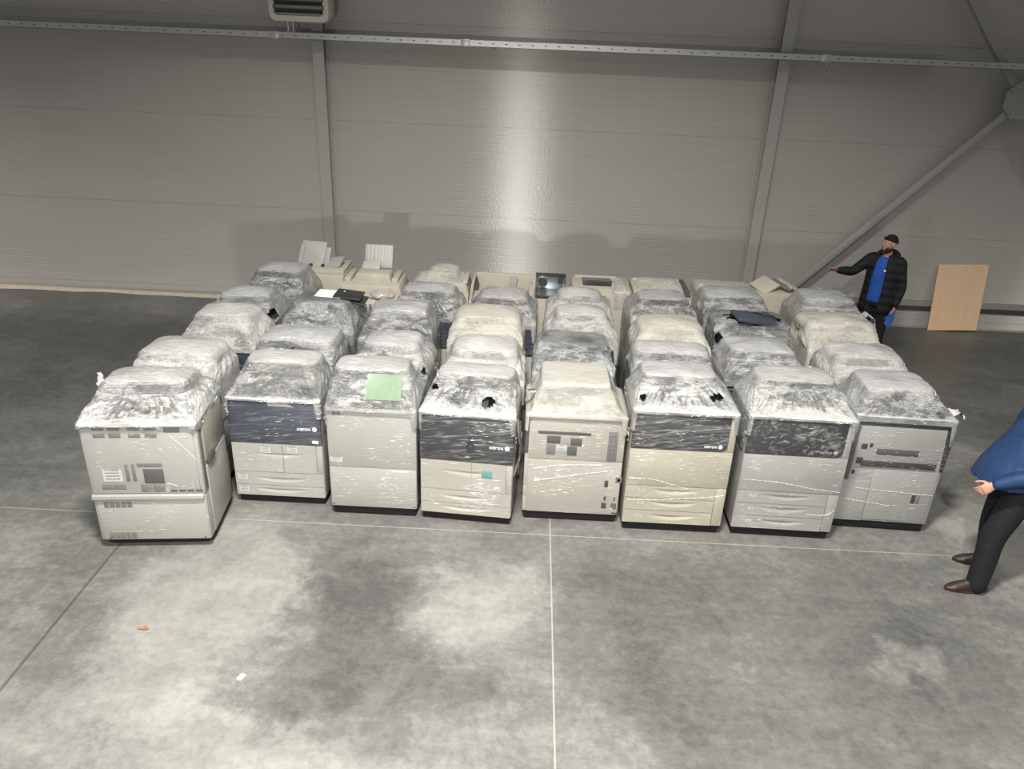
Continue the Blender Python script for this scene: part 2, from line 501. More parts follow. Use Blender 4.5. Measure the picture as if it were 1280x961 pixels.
def scoop_panel(x0, x1, y0, y1, z0, z1, sx0, sx1, sz, sh, dep=.022, nx=56, nz=26):
    """panel front (at y0) with a scooped finger grip hollowed into it"""
    bm = bmesh.new(); g = []
    zs = [z0 + (z1 - z0) * j / nz for j in range(nz + 1)]
    zs += [sz - .0015, sz + .0015]; zs.sort()
    for z in zs:
        row = []
        for i in range(nx + 1):
            x = x0 + (x1 - x0) * i / nx
            u = (x - sx0) / (sx1 - sx0); dy = 0
            if 0 < u < 1:
                e = math.sin(PI * u) ** .9; v = (sz - z) / (sh * (.25 + .75 * e))
                if 0 <= v < 1: dy = dep * e * (1 - v) ** 1.1
            row.append(bm.verts.new((x, y0 + dy, z)))
        g.append(row)
    for a, b in zip(g, g[1:]):
        for i in range(nx): bm.faces.new((a[i], a[i + 1], b[i + 1], b[i]))
    lim = [g[0][i] for i in range(nx + 1)] + [g[j][nx] for j in range(1, len(zs))] + [g[-1][i] for i in range(nx - 1, -1, -1)] + [g[j][0] for j in range(len(zs) - 2, 0, -1)]
    bk = [bm.verts.new((v.co.x, y1, v.co.z)) for v in lim]
    for i in range(len(lim)):
        k = (i + 1) % len(lim); bm.faces.new((lim[k], lim[i], bk[i], bk[k]))
    return bm

# ------------------------------------------------------------------ copier parts
def casters(t, w, d, only_front=False):
    for sx in (-1, 1):
        for y in ((.09,) if only_front else (.09, d - .09)):
            bm = bmesh.new()
            x = sx * (w / 2 - .07)
            add_cyl(bm, (x - .012, y, .03), (x + .012, y, .03), .03, 18)
            add_box(bm, x - .02, x + .02, y - .02, y + .02, .045, .075, .004)
            obj('caster', bm, M['black'], t)

def core(t, w, d, h, bodymat, hump, feeder='feeder_grey', panel='feeder_dark', z0=.09, base=True):
    body = obj('body', box(-w / 2, w / 2, 0, d, z0, h, .012), M[bodymat], t)
    if base:
        obj('base', box(-w / 2 + .02, w / 2 - .02, .012, d - .03, .010, z0 + .004, .004), M['base'], t)  # plinth brought forward and low; its black also stands for the shade underneath
    hx0, hx1, hy0, hy1, hz = hump
    obj('top_deck', box(-w / 2 + .03, w / 2 - .03, .03, d - .03, h - .004, h + .012, .004), M['feeder_dark'], t)
    obj('document_feeder', box(hx0 + .05, hx1 - .05, hy0 + .05, hy1 - .05, h - .01, hz - .045, .05, 3), M[feeder], t)
    if panel:
        bm = bmesh.new()
        sl = math.atan2(hz - .06 - h, hy0 + .02)
        a = Matrix.Translation((0, .02, h - .022)) @ Matrix.Rotation(sl - R(3), 4, 'X')
        add_box(bm, -w * .38, w * .20, 0, max(.08, hy0 - .02), -.03, .0, .008, 2, a)
        obj('control_panel', bm, M[panel], t)
    return body

def logo(t, x, y, z, size, mat='logo', ball=True):
    me = text_mesh('xerox', size)
    o = link('lettering', me, M[mat], t)
    o.location = (x, y, z); o.rotation_euler = (R(90), 0, 0)
    if ball:
        wd = max(v.co.x for v in me.vertices)
        bm = bmesh.new()
        b2 = bmesh.new(); bmesh.ops.create_uvsphere(b2, u_segments=20, v_segments=12, radius=size * .42)
        merge(bm, b2, Matrix.Translation((x + wd + size * .62, y, z + size * .26)) @ Matrix.Diagonal((1, .3, 1, 1)))
        obj('ball_emblem', bm, M[mat], t)

def rects(name, t, L, y0, y1, mat, bev=0):
    for (x0, x1, z0, z1) in L:
        obj(name, box(x0, x1, y0, y1, z0, z1, bev), M[mat], t)
# ------------------------------------------------------------------ the setting
WY = 11.935                                    # inner face of the long wall

def concrete():
    m, nt, out = nodes('power_floated_concrete'); n = N(nt)
    g = n('ShaderNodeNewGeometry'); P = g.outputs['Position']
    sp = n('ShaderNodeSeparateXYZ', {0: P})
    warp = n('ShaderNodeTexNoise', {'Vector': P, 'Scale': 1.1, 'Detail': 6, 'Roughness': .65})
    wv = n('ShaderNodeVectorMath', {0: warp.outputs['Color'], 1: (.5, .5, .5)}, operation='SUBTRACT')
    ws = n('ShaderNodeVectorMath', {0: wv.outputs[0], 'Scale': 1.5}, operation='SCALE')
    PW = n('ShaderNodeVectorMath', {0: P, 1: ws.outputs[0]}, operation='ADD').outputs[0]
    base = n('ShaderNodeTexNoise', {'Vector': PW, 'Scale': .75, 'Detail': 8, 'Roughness': .62})
    fine = n('ShaderNodeTexNoise', {'Vector': P, 'Scale': 14, 'Detail': 8, 'Roughness': .7})
    mp = n('ShaderNodeMapping', {'Vector': P, 'Rotation': (0, 0, R(12)), 'Scale': (.6, 3.0, 1)})
    streak = n('ShaderNodeTexNoise', {'Vector': mp.outputs[0], 'Scale': 1.7, 'Detail': 7, 'Roughness': .65, 'Distortion': .8})
    mid = n('ShaderNodeTexNoise', {'Vector': PW, 'Scale': 3.4, 'Detail': 9, 'Roughness': .7})
    val = n.math('ADD', n.math('MULTIPLY', base.outputs[0], .80), n.math('MULTIPLY', fine.outputs[0], .62))
    val = n.math('ADD', val, n.math('MULTIPLY', mid.outputs[0], .55))
    val = n.math('ADD', n.math('SUBTRACT', val, .35), n.math('MULTIPLY', streak.outputs[0], .34))       # about .9
    # trowelled bays and damp stains that belong to the slab: (x, y, rx, ry, weight)
    for (cx, cy, rx, ry, w) in STAINS:
        d = n('ShaderNodeVectorMath', {0: PW, 1: (cx, cy, 0)}, operation='SUBTRACT')
        d = n('ShaderNodeVectorMath', {0: d.outputs[0], 1: (1 / rx, 1 / ry, 0)}, operation='MULTIPLY')
        L = n('ShaderNodeVectorMath', {0: d.outputs[0]}, operation='LENGTH').outputs['Value']
        k = n('ShaderNodeMapRange', {'Value': L, 'From Min': 1.0, 'From Max': .55, 'To Min': 0.0, 'To Max': w}, interpolation_type='SMOOTHSTEP').outputs[0]
        val = n.math('ADD', val, k)
    col = n.ramp(n.math('MULTIPLY', val, .5), [(.22, (.070, .070, .067)), (.38, (.125, .125, .119)), (.50, (.195, .193, .180)), (.62, (.262, .259, .240))])
    # saw-cut joints
    for axis, pos, wd in ((0, .316, .006), (0, -3.364, .012), (1, 5.731, .005)):
        dd = n.math('ABSOLUTE', n.math('SUBTRACT', n.math('ADD', sp.outputs[axis], n.math('MULTIPLY', wv.outputs[0] if False else 0.0, 0)), pos))
        k = n.math('LESS_THAN', dd, wd)
        col = n.mix(n.math('MULTIPLY', k, .6), col, (.36, .35, .30, 1) if (axis, pos) != (0, -3.364) else (.045, .044, .042, 1))
    ro = n('ShaderNodeMapRange', {'Value': val, 'From Min': .6, 'From Max': 1.3, 'To Min': .42, 'To Max': .66})
    bp = n('ShaderNodeBump', {'Height': fine.outputs[0], 'Strength': .15, 'Distance': .01})
    p = n('ShaderNodeBsdfPrincipled', {'Base Color': col, 'Roughness': ro.outputs[0], 'Specular IOR Level': .35, 'Normal': bp.outputs[0]})
    nt.links.new(p.outputs[0], out.inputs[0]); return m

STAINS = [(-1.15, 4.75, .75, .55, -.20), (-1.55, 4.05, .65, .5, -.17), (-.75, 3.9, .8, .6, -.16), (-1.2, 5.1, .7, .7, -.12),
          (-2.35, 4.6, .85, 1.6, .20), (-.35, 4.7, .65, .8, .24), (-3.6, 4.6, 1.3, .9, -.02),
          (1.9, 4.4, 2.0, 1.5, -.17), (3.05, 4.37, .34, .28, .26), (.9, 3.4, 1.3, .8, -.06),
          (4.6, 6.1, .9, .9, .30), (4.2, 5.6, .5, .5, .1), (7.5, 10.4, 3.4, 1.2, -.16), (6.2, 8.3, 1.8, .5, -.12), (5.6, 7.4, .8, .5, .16),
          (-6.3, 9.2, 3.0, 2.0, -.30), (-5.0, 6.6, 1.4, .9, -.12), (-4.6, 5.2, .8, .6, .1), (.2, 3.3, 2.5, .5, .06), (-2.2, 3.4, 1.6, .6, .12)]

fl = obj('floor', box(-26, 26, -14, WY + .1, -.3, 0), concrete(), smooth=None); tag(fl, kind='structure')

def wall_material():
    m, nt, out = nodes('grey_sandwich_panel'); n = N(nt)
    g = n('ShaderNodeNewGeometry')
    mp = n('ShaderNodeMapping', {'Vector': g.outputs['Position'], 'Scale': (.35, 1, 1.6)})
    nz = n('ShaderNodeTexNoise', {'Vector': mp.outputs[0], 'Scale': 1.6, 'Detail': 4})
    col = n.mix(nz.outputs[0], (.44, .425, .405, 1), (.485, .468, .446, 1))
    emb = n('ShaderNodeTexNoise', {'Vector': g.outputs['Position'], 'Scale': 30, 'Detail': 2})
    bp = n('ShaderNodeBump', {'Height': emb.outputs[0], 'Strength': .08, 'Distance': .01})
    tan = n('ShaderNodeCombineXYZ', {0: 1.0, 1: 0.0, 2: 0.0})
    p = n('ShaderNodeBsdfPrincipled', {'Base Color': col, 'Roughness': .5, 'Specular IOR Level': .3, 'Normal': bp.outputs[0]})
    # metallic flakes of the silver-grey paint, smeared upright by the fine horizontal profiling
    gl = n('ShaderNodeBsdfAnisotropic', {'Color': (.8, .79, .77, 1), 'Roughness': WALL_ROUGH, 'Anisotropy': WALL_AN, 'Rotation': WALL_ROT, 'Tangent': tan.outputs[0], 'Normal': bp.outputs[0]})
    ms = n('ShaderNodeMixShader', {0: .14, 1: p.outputs[0], 2: gl.outputs[0]})
    nt.links.new(ms.outputs[0], out.inputs[0]); return m
WALL_AN = .88
WALL_ROUGH, WALL_ROT = .46, .0

def wall():
    prof = []
    z = .03
    PANEL, RIB = 1.339, .1217
    k = 0
    prof.append((WY, .012))
    zz = .035
    seams = [.035 + PANEL * i for i in range(8)]
    z = .012
    while z < 10.3:
        nz = z + RIB
        near = [s for s in seams if z - .03 < s <= z + RIB - .03]
        if near:
            prof += [(WY, nz - .013), (WY + .006, nz - .0115), (WY + .006, nz - .0075), (WY, nz - .006), (WY, nz)]
        else:
            prof += [(WY, nz - .014), (WY + .0022, nz - .009), (WY + .0022, nz - .005), (WY, nz)]
        z = nz
    bm = bmesh.new()
    A = [bm.verts.new((-26, y, z)) for y, z in prof]; B = [bm.verts.new((26, y, z)) for y, z in prof]
    A += [bm.verts.new((-26, WY + .12, prof[-1][1])), bm.verts.new((-26, WY + .12, .012))]
    B += [bm.verts.new((26, WY + .12, prof[-1][1])), bm.verts.new((26, WY + .12, .012))]
    n_ = len(A)
    for i in range(n_):
        j = (i + 1) % n_
        bm.faces.new((A[i], A[j], B[j], B[i]))
    bm.faces.new(A); bm.faces.new(B[::-1])
    o = obj('wall_back', bm, wall_material(), smooth=None); tag(o, kind='structure')
wall()

M['steel_grey'] = plain('grey_painted_steel', (.37, .36, .345), .5, .4, scale=3)
M['steel_grey'].node_tree.nodes
M['galv'] = plain('galvanised_steel', (.50, .51, .50), .38, metal=.6, var=.12, scale=14)
M['kerb'] = plain('dusty_concrete_kerb', (.33, .30, .25), .9, .2, var=.2, scale=6)
M['foam'] = plain('pale_sealant', (.52, .46, .38), .9, .2, var=.2, scale=9)
M['dark_strip'] = plain('dark_base_gap', (.06, .058, .055), .6)
M['flash'] = plain('grey_base_flashing', (.30, .29, .28), .5)

def i_column(x, label_n):
    """H section: front flange, web, rear flange"""
    bm = bmesh.new()
    add_box(bm, x - .08, x + .08, 11.695, 11.709, 0, 10.2)
    add_box(bm, x - .005, x + .005, 11.705, 11.92, 0, 10.2)
    add_box(bm, x - .08, x + .08, 11.913, 11.93, 0, 10.2)
    o = obj('column', bm, M['steel_grey'], smooth=None)
    return o
c1 = i_column(-3.10, 0); tag(c1, 'grey steel H column at the wall behind the left rows of copiers', 'column', 'steel wall columns')
c2 = i_column(3.43, 1); tag(c2, 'grey steel H column at the wall where the diagonal brace starts', 'column', 'steel wall columns')

# perforated galvanised channel running along the wall
def rail():
    t = thing('channel_rail', 'long perforated galvanised channel running along the whole wall', 'rail', (0, 11.48, 3.895))
    bm = bmesh.new()
    add_box(bm, -24, 24, -.06, -.054, 0, .085)          # front leg
    add_box(bm, -24, 24, -.06, .14, .081, .086)         # top
    add_box(bm, -24, 24, -.06, .14, 0, .004)
    obj('channel', bm, M['galv'], t, smooth=None)
    bm = bmesh.new()
    x = -8.2
    while x < 8.2:
        add_box(bm, x, x + .035, -.0612, -.0595, .038, .048); x += .18
    o = obj('slot_row', bm, M['dark'], t, smooth=None); tag(o, kind='stuff')
    for x in (-2.72, -.62, 1.02, 3.95):
        bm = bmesh.new()
        add_cyl(bm, (x, .06, -.05), (x, .06, .01), .018, 10)
        add_cyl(bm, (x, .06, -.03), (x, .06, -.012), .035, 6)
        obj('hanger_bolt', bm, M['galv'], t)
    for x in (-3.62, 3.9, -1.0):
        obj('joint_sleeve', box(x - .06, x + .06, -.064, -.052, -.003, .09, .002), M['galv'], t)
rail()

def shadow_girt(x0, x1, lab):  # added behind the rail to deepen its shadow band on the wall
    o = obj(lab, box(x0, x1, 11.72, 11.934, 3.90, 3.955, .002), M['steel_grey'], smooth=None)
    tag(o, kind='structure')
shadow_girt(-24, -3.19, 'shadow_trim_5')
shadow_girt(-3.01, 3.34, 'shadow_trim_6')
shadow_girt(3.52, 5.6, 'shadow_trim_7')
# diagonal bracing: square tubes to a bolted gusset plate
def tube_between(a, b, s=.1):
    a, b = Vector(a), Vector(b); d = (b - a)
    bm = bmesh.new()
    ax = d.normalized(); q = Vector((0, -1, 0)); up = ax.cross(q)
    Mx = Matrix((ax, up, -q)).transposed().to_4x4(); Mx.translation = a
    add_box(bm, 0, d.length, -s / 2, s / 2, -s / 2, s / 2, .008, 2, Mx)
    return bm
GX, GZ, GY = 6.80, 3.50, 11.72
def bracing():
    t = thing('cross_brace', 'grey steel cross bracing with bolted octagonal plate right of the standing man', 'brace', (GX, GY, 0))
    def rel(p): return (p[0] - GX, p[1] - GY, p[2])
    for a, b in (((GX - .16, GY, GZ - .19), (3.60, GY, .06)), ((GX - .15, GY, GZ + .19), (3.60, GY, 7.3)),
                 ((GX + .16, GY, GZ - .19), (10.05, GY, .02)), ((GX + .15, GY, GZ + .19), (10.05, GY, 7.3))):
        obj('brace_tube', tube_between(rel(a), rel(b)), M['steel_grey'], t)
    pl = [(.27 * math.cos(R(22.5 + 45 * k)), GZ + .27 * math.sin(R(22.5 + 45 * k))) for k in range(8)]
    pl = obj('gusset_plate', prism(pl, -.075, -.058), M['steel_grey'], t)
    for k in range(8):
        a = R(45 * (k // 2) * 2 + 45 + (-13 if k % 2 else 13)); r = .20
        bm = bmesh.new()
        x, z = r * math.cos(a), GZ + r * math.sin(a)
        add_cyl(bm, (x, -.075, z), (x, -.09, z), .022, 6); add_cyl(bm, (x, -.088, z), (x, -.1, z), .012, 8)
        obj('bolt', bm, M['galv'], pl)
bracing()

# base of the wall
def kerb():
    bm = bmesh.new()
    n_ = 90
    rows = []
    for i in range(n_ + 1):
        x = -26 + (26 + 3.2) * i / n_
        j = .02 * noise.noise(Vector((x * 1.7, 0, 0)))
        rows.append([bm.verts.new((x, 11.93, .035)), bm.verts.new((x, 11.83 + j, .03)), bm.verts.new((x, 11.80 + j, .002))])
    for a, b in zip(rows, rows[1:]):
        for k in range(2): bm.faces.new((a[k], b[k], b[k + 1], a[k + 1]))
    tag(obj('baseboard_back', bm, M['kerb'], smooth=30), kind='structure')
    bm = bmesh.new(); rows = []
    for i in range(121):
        x = -13 + 9.6 * i / 120
        w = max(.012, .05 + .06 * noise.noise(Vector((x * 1.1, 3, 0))))
        j = .02 * noise.noise(Vector((x * 1.7, 0, 0)))
        rows.append([bm.verts.new((x, 11.835 + j, .03)), bm.verts.new((x, 11.80 + j - w * .4, .022)), bm.verts.new((x, 11.78 + j - w, .001))])
    for a, b in zip(rows, rows[1:]):
        for k in range(2): bm.faces.new((a[k], b[k], b[k + 1], a[k + 1]))
    tag(obj('trim_1', bm, M['foam'], smooth=30), kind='structure')
    tag(obj('trim_2', box(3.56, 26, 11.915, 11.945, .285, .365), M['dark_strip'], smooth=None), kind='structure')  # trim_2: dark strip set in for the horizontal gap under the flashing
    tag(obj('trim_3', prism([(3.56, .365), (26, .365), (26, .46), (3.56, .46)], 11.905, 11.94), M['flash'], smooth=None), kind='structure')
    tag(obj('trim_4', box(3.56, 26, 11.88, 11.94, 0, .02, .006), M['kerb'], smooth=None), kind='structure')
kerb()

# hanging air heater
M['heater_shell'] = plain('cream_heater_shell', (.50, .48, .42), .45)
M['louvre'] = plain('dark_grey_louvre', (.055, .058, .058), .45)
def heater():
    t = thing('air_heater', 'boxy cream air heater with dark louvres hung above the rail', 'heater', (-3.15, 11.27, 4.104))
    w, hh = .40, .78
    pts_o = [];
    for (cx, cz, a0) in ((w - .09, .09, -90), (w - .09, hh - .09, 0), (-w + .09, hh - .09, 90), (-w + .09, .09, 180)):
        for k in range(7):
            a = R(a0 + 15 * k); pts_o.append((cx + .09 * math.cos(a), cz + .09 * math.sin(a)))
    inn = [(x * .84, .075 + z * (hh - .13) / hh) for x, z in pts_o]
    bm = bmesh.new(); n_ = len(pts_o)
    R1 = [bm.verts.new((x, -.20, z)) for x, z in pts_o]; R0 = [bm.verts.new((x * .97, -.235, .01 + z * .975)) for x, z in pts_o]
    RI = [bm.verts.new((x, -.235, z)) for x, z in inn]; RB = [bm.verts.new((x, -.12, z)) for x, z in inn]
    RK = [bm.verts.new((x * .9, .22, .04 + z * .9)) for x, z in pts_o]
    for A, B in ((RK, R1), (R1, R0), (R0, RI), (RI, RB)):
        for i in range(n_): bm.faces.new((A[i], A[(i + 1) % n_], B[(i + 1) % n_], B[i]))
    bm.faces.new(RB); bm.faces.new(RK[::-1])
    obj('shell', bm, M['heater_shell'], t)
    for k in range(7):
        z = .135 + k * .092
        bm = bmesh.new()
        Mx = Matrix.Translation((0, -.19, z)) @ Matrix.Rotation(R(-28), 4, 'X')
        add_box(bm, -.325, .325, -.05, .05, -.007, .007, .006, 2, Mx)
        obj('louvre_blade', bm, M['louvre'], t)
        for s in (-1, 1):
            bm = bmesh.new(); add_box(bm, s * .335 - .014, s * .335 + .014, -.25, -.16, z - .028, z + .022, .008)
            obj('blade_pivot', bm, M['heater_shell'], t)
    for x in (-.27, -.20):
        bm = bmesh.new(); add_cyl(bm, (x, .17, -.11), (x, .17, .1), .014, 10)
        add_box(bm, x - .03, x + .03, .13, .2, -.118, -.108, .003)
        obj('mounting_leg', bm, M['galv'], t)
    obj('mounting_arm', box(-.3, .3, .2, .66, .55, .6, .005), M['galv'], t)
heater()

# leaning board
def plywood():
    m, nt, out = nodes('pale_plywood'); n = N(nt)
    tc = n('ShaderNodeTexCoord')
    mp = n('ShaderNodeMapping', {'Vector': tc.outputs['Object'], 'Scale': (9, 9, 1.3)})
    nz = n('ShaderNodeTexNoise', {'Vector': mp.outputs[0], 'Scale': 1.6, 'Detail': 7, 'Distortion': 1.6})
    sp = n('ShaderNodeTexNoise', {'Vector': tc.outputs['Object'], 'Scale': 9, 'Detail': 6, 'Roughness': .7})
    col = n.mix(nz.outputs[0], (.74, .49, .30, 1), (.88, .65, .44, 1))
    k = n.ramp(sp.outputs[0], [(.60, (0, 0, 0)), (.75, (1, 1, 1))])
    col = n.mix(n.math('MULTIPLY', k, .35), col, (.33, .27, .20, 1))
    p = n('ShaderNodeBsdfPrincipled', {'Base Color': col, 'Roughness': .6, 'Specular IOR Level': .3})
    nt.links.new(p.outputs[0], out.inputs[0]); return m
b = obj('plywood_board', box(-.385, .385, -.009, .009, 0, 1.06, .002), plywood(), smooth=None)
b.rotation_euler = (R(-5.6), R(-2.5), 0)
b.location = (6.84, 11.80, .019)
tag(b, 'bare plywood board leaning against the grey wall', 'board')

# scraps on the floor
bm = bmesh.new(); add_box(bm, -.018, .018, -.028, .028, 0, .012, .004)
o = obj('paper_scrap', bm, M['paper']); o.location = (-1.83, 3.9, .0); o.rotation_euler = (0, 0, R(-25))
tag(o, 'small folded white scrap lying on the concrete in the foreground', 'scrap')
bm = bmesh.new(); add_cyl(bm, (-.05, 0, .008), (.03, .004, .008), .007, 8); add_box(bm, -.01, .012, -.01, .02, .0, .016, .003)
M['rust'] = plain('rusty_orange_scrap', (.30, .11, .05), .8)
o = obj('rusty_scrap', bm, M['rust']); o.location = (-2.69, 4.3, .001)
tag(o, 'tiny rusty orange scrap on the pale floor in front of the leftmost copier', 'scrap')

# ------------------------------------------------------------------ front row
FG = 'film wrapped copiers in the front row'
C = 'copier'
def front_cover(t, w, z0, z1, mat, x0=None, x1=None):
    x0 = -w / 2 if x0 is None else x0; x1 = w / 2 if x1 is None else x1
    return obj('front_cover', box(x0, x1, -.018, .01, z0, z1, .008), M[mat], t)

def sticker(t, x, z, w=.085, h=.06, y=-.0145):
    obj('sticker', box(x - w / 2, x + w / 2, y - .0006, y, z - h / 2, z + h / 2), M['sticker'], t, smooth=None)

def c75(label, loc, rz, w, d, h, hump, pm, bm_, film_, seed, pt=.645, labels=True, feeder='feeder_grey', tear=None, tealed=False, panel='feeder_dark'):
    t = thing('copier', label, C, loc, rz, FG)
    core(t, w, d, h, bm_, hump, feeder, panel)
    casters(t, w, d, True)
    front_cover(t, w, pt, h - .004, pm)
    dl = obj('door', scoop_panel(-w / 2 + .008, .047, -.014, .01, .345, pt - .006, -.22, .30, .545, .05), M[bm_], t)
    dr = obj('door', scoop_panel(.052, .352, -.014, .01, .345, pt - .006, -.20, .24, .545, .05), M[bm_], t)
    obj('side_pocket', box(.357, w / 2 - .006, -.012, .01, .345, pt - .006, .006), M[bm_], t)
    for z0, z1 in ((.205, .34), (.09, .20)):
        dw = obj('drawer', scoop_panel(-w / 2 + .008, w / 2 - .006, -.014, .01, z0, z1, -.23, .25, z0 + .08, .05), M[bm_], t)
    logo(t, .20, -.0195, .795, .052)
    crease_glints(t, -w / 2, w / 2, .12, pt, seed, 130 if seed == 4 else 30, -.0155)
    crease_glints(t, -w / 2, w / 2, pt, h - .02, seed + 60, 34, -.0195)
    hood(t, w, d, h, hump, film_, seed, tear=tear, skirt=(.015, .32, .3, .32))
    return t

t2 = c75('wrapped copier with dark blue front cover and two white label stickers on its doors', (-2.19, 6.02, 0), 0, .835, .54, 1.08,
         (-.31, .37, .17, .535, 1.355), 'blue', 'white', 'film', 2)
obj('badge', box(.33, .385, -.0195, -.0182, .665, .695, .0005), M['logo'], t2)
for x, z in ((-.105, .575), (.14, .585), (-.34, .285), (-.34, .155)): sticker(t2, x, z, .09, .062)
obj('paper_note', prism([(-.045, 1.09), (.10, 1.075), (.19, 1.02), (-.04, 1.025)], -.0205, -.0185), M['grey_white'], t2, smooth=None)
obj('cover_seam', box(-.212, -.209, -.0184, -.0178, .70, 1.03), M['feeder_blue'], t2)

t4 = c75('wrapped copier whose film over the charcoal cover is torn open, teal sticker on its door', (-.46, 5.87, 0), R(-4), .83, .62, 1.10,
         (-.33, .38, .26, .60, 1.35), 'charcoal', 'warm_white', 'film', 4, pt=.645, feeder='feeder_dark',
         tear=[(.16, .10, 1.19, .07, .06, .05), (-.33, .20, 1.25, .05, .05, .03)])
obj('sticker', box(.14, .235, -.0155, -.0142, .49, .565, .0004), M['teal'], t4)
# bare patch where the film is rubbed through, and the loose film hanging off its right edge
bm = bmesh.new()
for (x, z, rx, rz_) in ((.035, .80, .042, .06), (.032, .885, .020, .024), (.035, 1.0, .014, .014)):
    b2 = bmesh.new(); bmesh.ops.create_uvsphere(b2, u_segments=20, v_segments=10, radius=1)
    merge(bm, b2, Matrix.Translation((x, -.0185, z)) @ Matrix.Diagonal((rx, .0012, rz_, 1)))
obj('film_hole', bm, M['feeder_dark'], t4)

def film_tail(t, pts, width, seed, mat='film'):
    """a loose strip of film: pts are points along it"""
    bm = bmesh.new(); rows = []
    P = smooth_pts([(Vector(p), 0, 0) for p in pts], 8)
    for i, (p, _, _) in enumerate(P):
        row = []
        for k in range(9):
            u = k / 8 - .5
            q = p + Vector((0, 1, 0)) * width * u
            j = .016 * noise.noise(Vector((p.x * 8, u * 5 + seed, p.z * 16)))
            q += Vector((j, j * .5, .3 * j + .014 * math.cos(u * 11 + i * .6)))
            row.append(bm.verts.new(q))
        rows.append(row)
    for a, b in zip(rows, rows[1:]):
        for k in range(8): bm.faces.new((a[k], a[k + 1], b[k + 1], b[k]))
    return obj('film_tail', bm, M[mat], t, smooth=180)
film_tail(t4, [(.422, .12, 1.08), (.455, .10, .9), (.47, .08, .74), (.45, .07, .62), (.425, .06, .55)], .22, 3)

def c560(label, loc, rz, w, d, h, hump, pm, bm_, film_, seed, feeder='feeder_dark', tear=None, lm='logo'):
    t = thing('copier', label, C, loc, rz, FG)
    core(t, w, d, h, bm_, hump, feeder, 'feeder_dark')
    casters(t, w, d, True)
    x0, x1, z0, z1, r = -w / 2 + .004, .385, .862, h - .004, .05
    pts = [(x0, z0), (x1 - r, z0)] + [(x1 - r + r * math.sin(R(a)), z0 + r - r * math.cos(R(a))) for a in (18, 36, 54, 72)] + [(x1, z0 + r), (x1, z1), (x0 + .03, z1), (x0, z1 - .03)]
    obj('front_cover', prism(pts, -.016, .01, .003), M[pm], t)
    obj('door', box(x0, w / 2 - .004, -.012, .01, .49, .856, .004), M[bm_], t)
    obj('side_trim', box(.39, w / 2 - .004, -.011, .01, .862, h - .03, .004), M[bm_], t)
    for za, zb in ((.362, .484), (.232, .356), (.095, .226)):
        dw = obj('drawer', scoop_panel(x0, .35, -.013, .01, za, zb, -.22, .20, za + .092, .055, .026), M[bm_], t)
        sticker(t, -.30, za + .075, .055, .03, -.0133)
    obj('side_panel', box(.356, w / 2 - .004, -.012, .01, .095, .484, .004), M[bm_], t)
    logo(t, .185, -.0175, .897, .046, lm)
    crease_glints(t, -w / 2, w / 2, .86, h - .02, seed + 60, 36, -.0175)
    crease_glints(t, -w / 2, w / 2, .12, .85, seed, 90, -.0145, long=[[(-.42, .60), (-.1, .585), (.2, .54), (.44, .52)], [(.2, .27), (.36, .275), (.43, .33)]] if seed == 7 else [[(-.43, .33), (0, .36), (.43, .42)], [(-.43, .56), (-.2, .55), (.1, .47)]])
    hood(t, w, d, h, hump, film_, seed, tear=tear, skirt=(.02, .35, .3, .35))
    return t
t6 = c560('wrapped copier with charcoal cover above a wide beige door in the front row', (1.41, 5.88, 0), 0, .90, .64, 1.22,
          (-.37, .31, .26, .66, 1.43), 'charcoal', 'beige_wrapped', 'film', 6, tear=[(.27, .16, 1.30, .07, .06, .035), (-.36, .12, 1.28, .03, .05, .03)])
t7 = c560('wrapped grey-white copier with graphite cover, third drawer torn, beside the rightmost front copier', (2.40, 5.88, 0), R(-1), .90, .64, 1.22,
          (-.35, .36, .27, .68, 1.43), 'char7', 'grey_white', 'film', 7, lm='logo_dim')
t7['label'] = 'wrapped grey-white copier with graphite front cover, second from right in the front row'

# leftmost, turned back to the camera
t1 = thing('copier', 'leftmost wrapped copier, turned with its pale vented back panel to the front', C, (-3.02, 5.27, 0), R(6.3), FG)
w, d, h = .90, .72, 1.175
hump1 = (-.40, .34, .27, .72, 1.40)
core(t1, w, d, .52, 'grey_white', (-.38, .3, .35, .6, 1.4), z0=.085, panel=None, feeder='feeder_dark', base=False)
bpy.data.objects.remove([c for c in t1.children if c.name.startswith('document_feeder')][0])
obj('upper_body', box(-w / 2, w / 2, .005, d, .53, h, .010), M['white'], t1)
obj('document_feeder', box(-.36, .30, .33, .68, h - .01, 1.37, .045, 3), M['feeder_dark'], t1)
obj('base', box(-w / 2 + .04, w / 2 - .04, .04, d - .04, .03, .09, .004), M['base'], t1)
casters(t1, w, d)
obj('back_panel', box(-w / 2 + .02, w / 2 - .035, -.006, .01, .545, h - .012, .003), M['white'], t1)
obj('ledge', box(-w / 2 + .0, w / 2 - .01, -.028, .012, .488, .538, .010, 3), M['white'], t1)
obj('lower_panel', box(-w / 2 + .03, w / 2 - .012, -.006, .01, .09, .484, .003), M['white'], t1)
for i, x in enumerate((-.345, -.225, -.075, .05)):
    for z in (1.128, 1.064): obj('vent', box(x, x + .092, -.0085, -.005, z, z + .034, .001), M['vent_slats'], t1)
obj('sticker', box(.20, .325, -.0075, -.0055, 1.108, 1.158), M['vent'], t1)
obj('sticker', box(-.33, -.18, -.0075, -.0055, .662, .772), M['sticker'], t1)
for x in (-.15, -.10): obj('vent', box(x, x + .028, -.0085, -.005, .66, .82, .001), M['vent_slats_v'], t1)
obj('vent', box(-.05, .143, -.0085, -.005, .795, .83, .001), M['vent_slats_v'], t1)
obj('connector_panel', box(-.012, .146, -.009, -.005, .64, .775, .001), M['vent_dark'], t1)
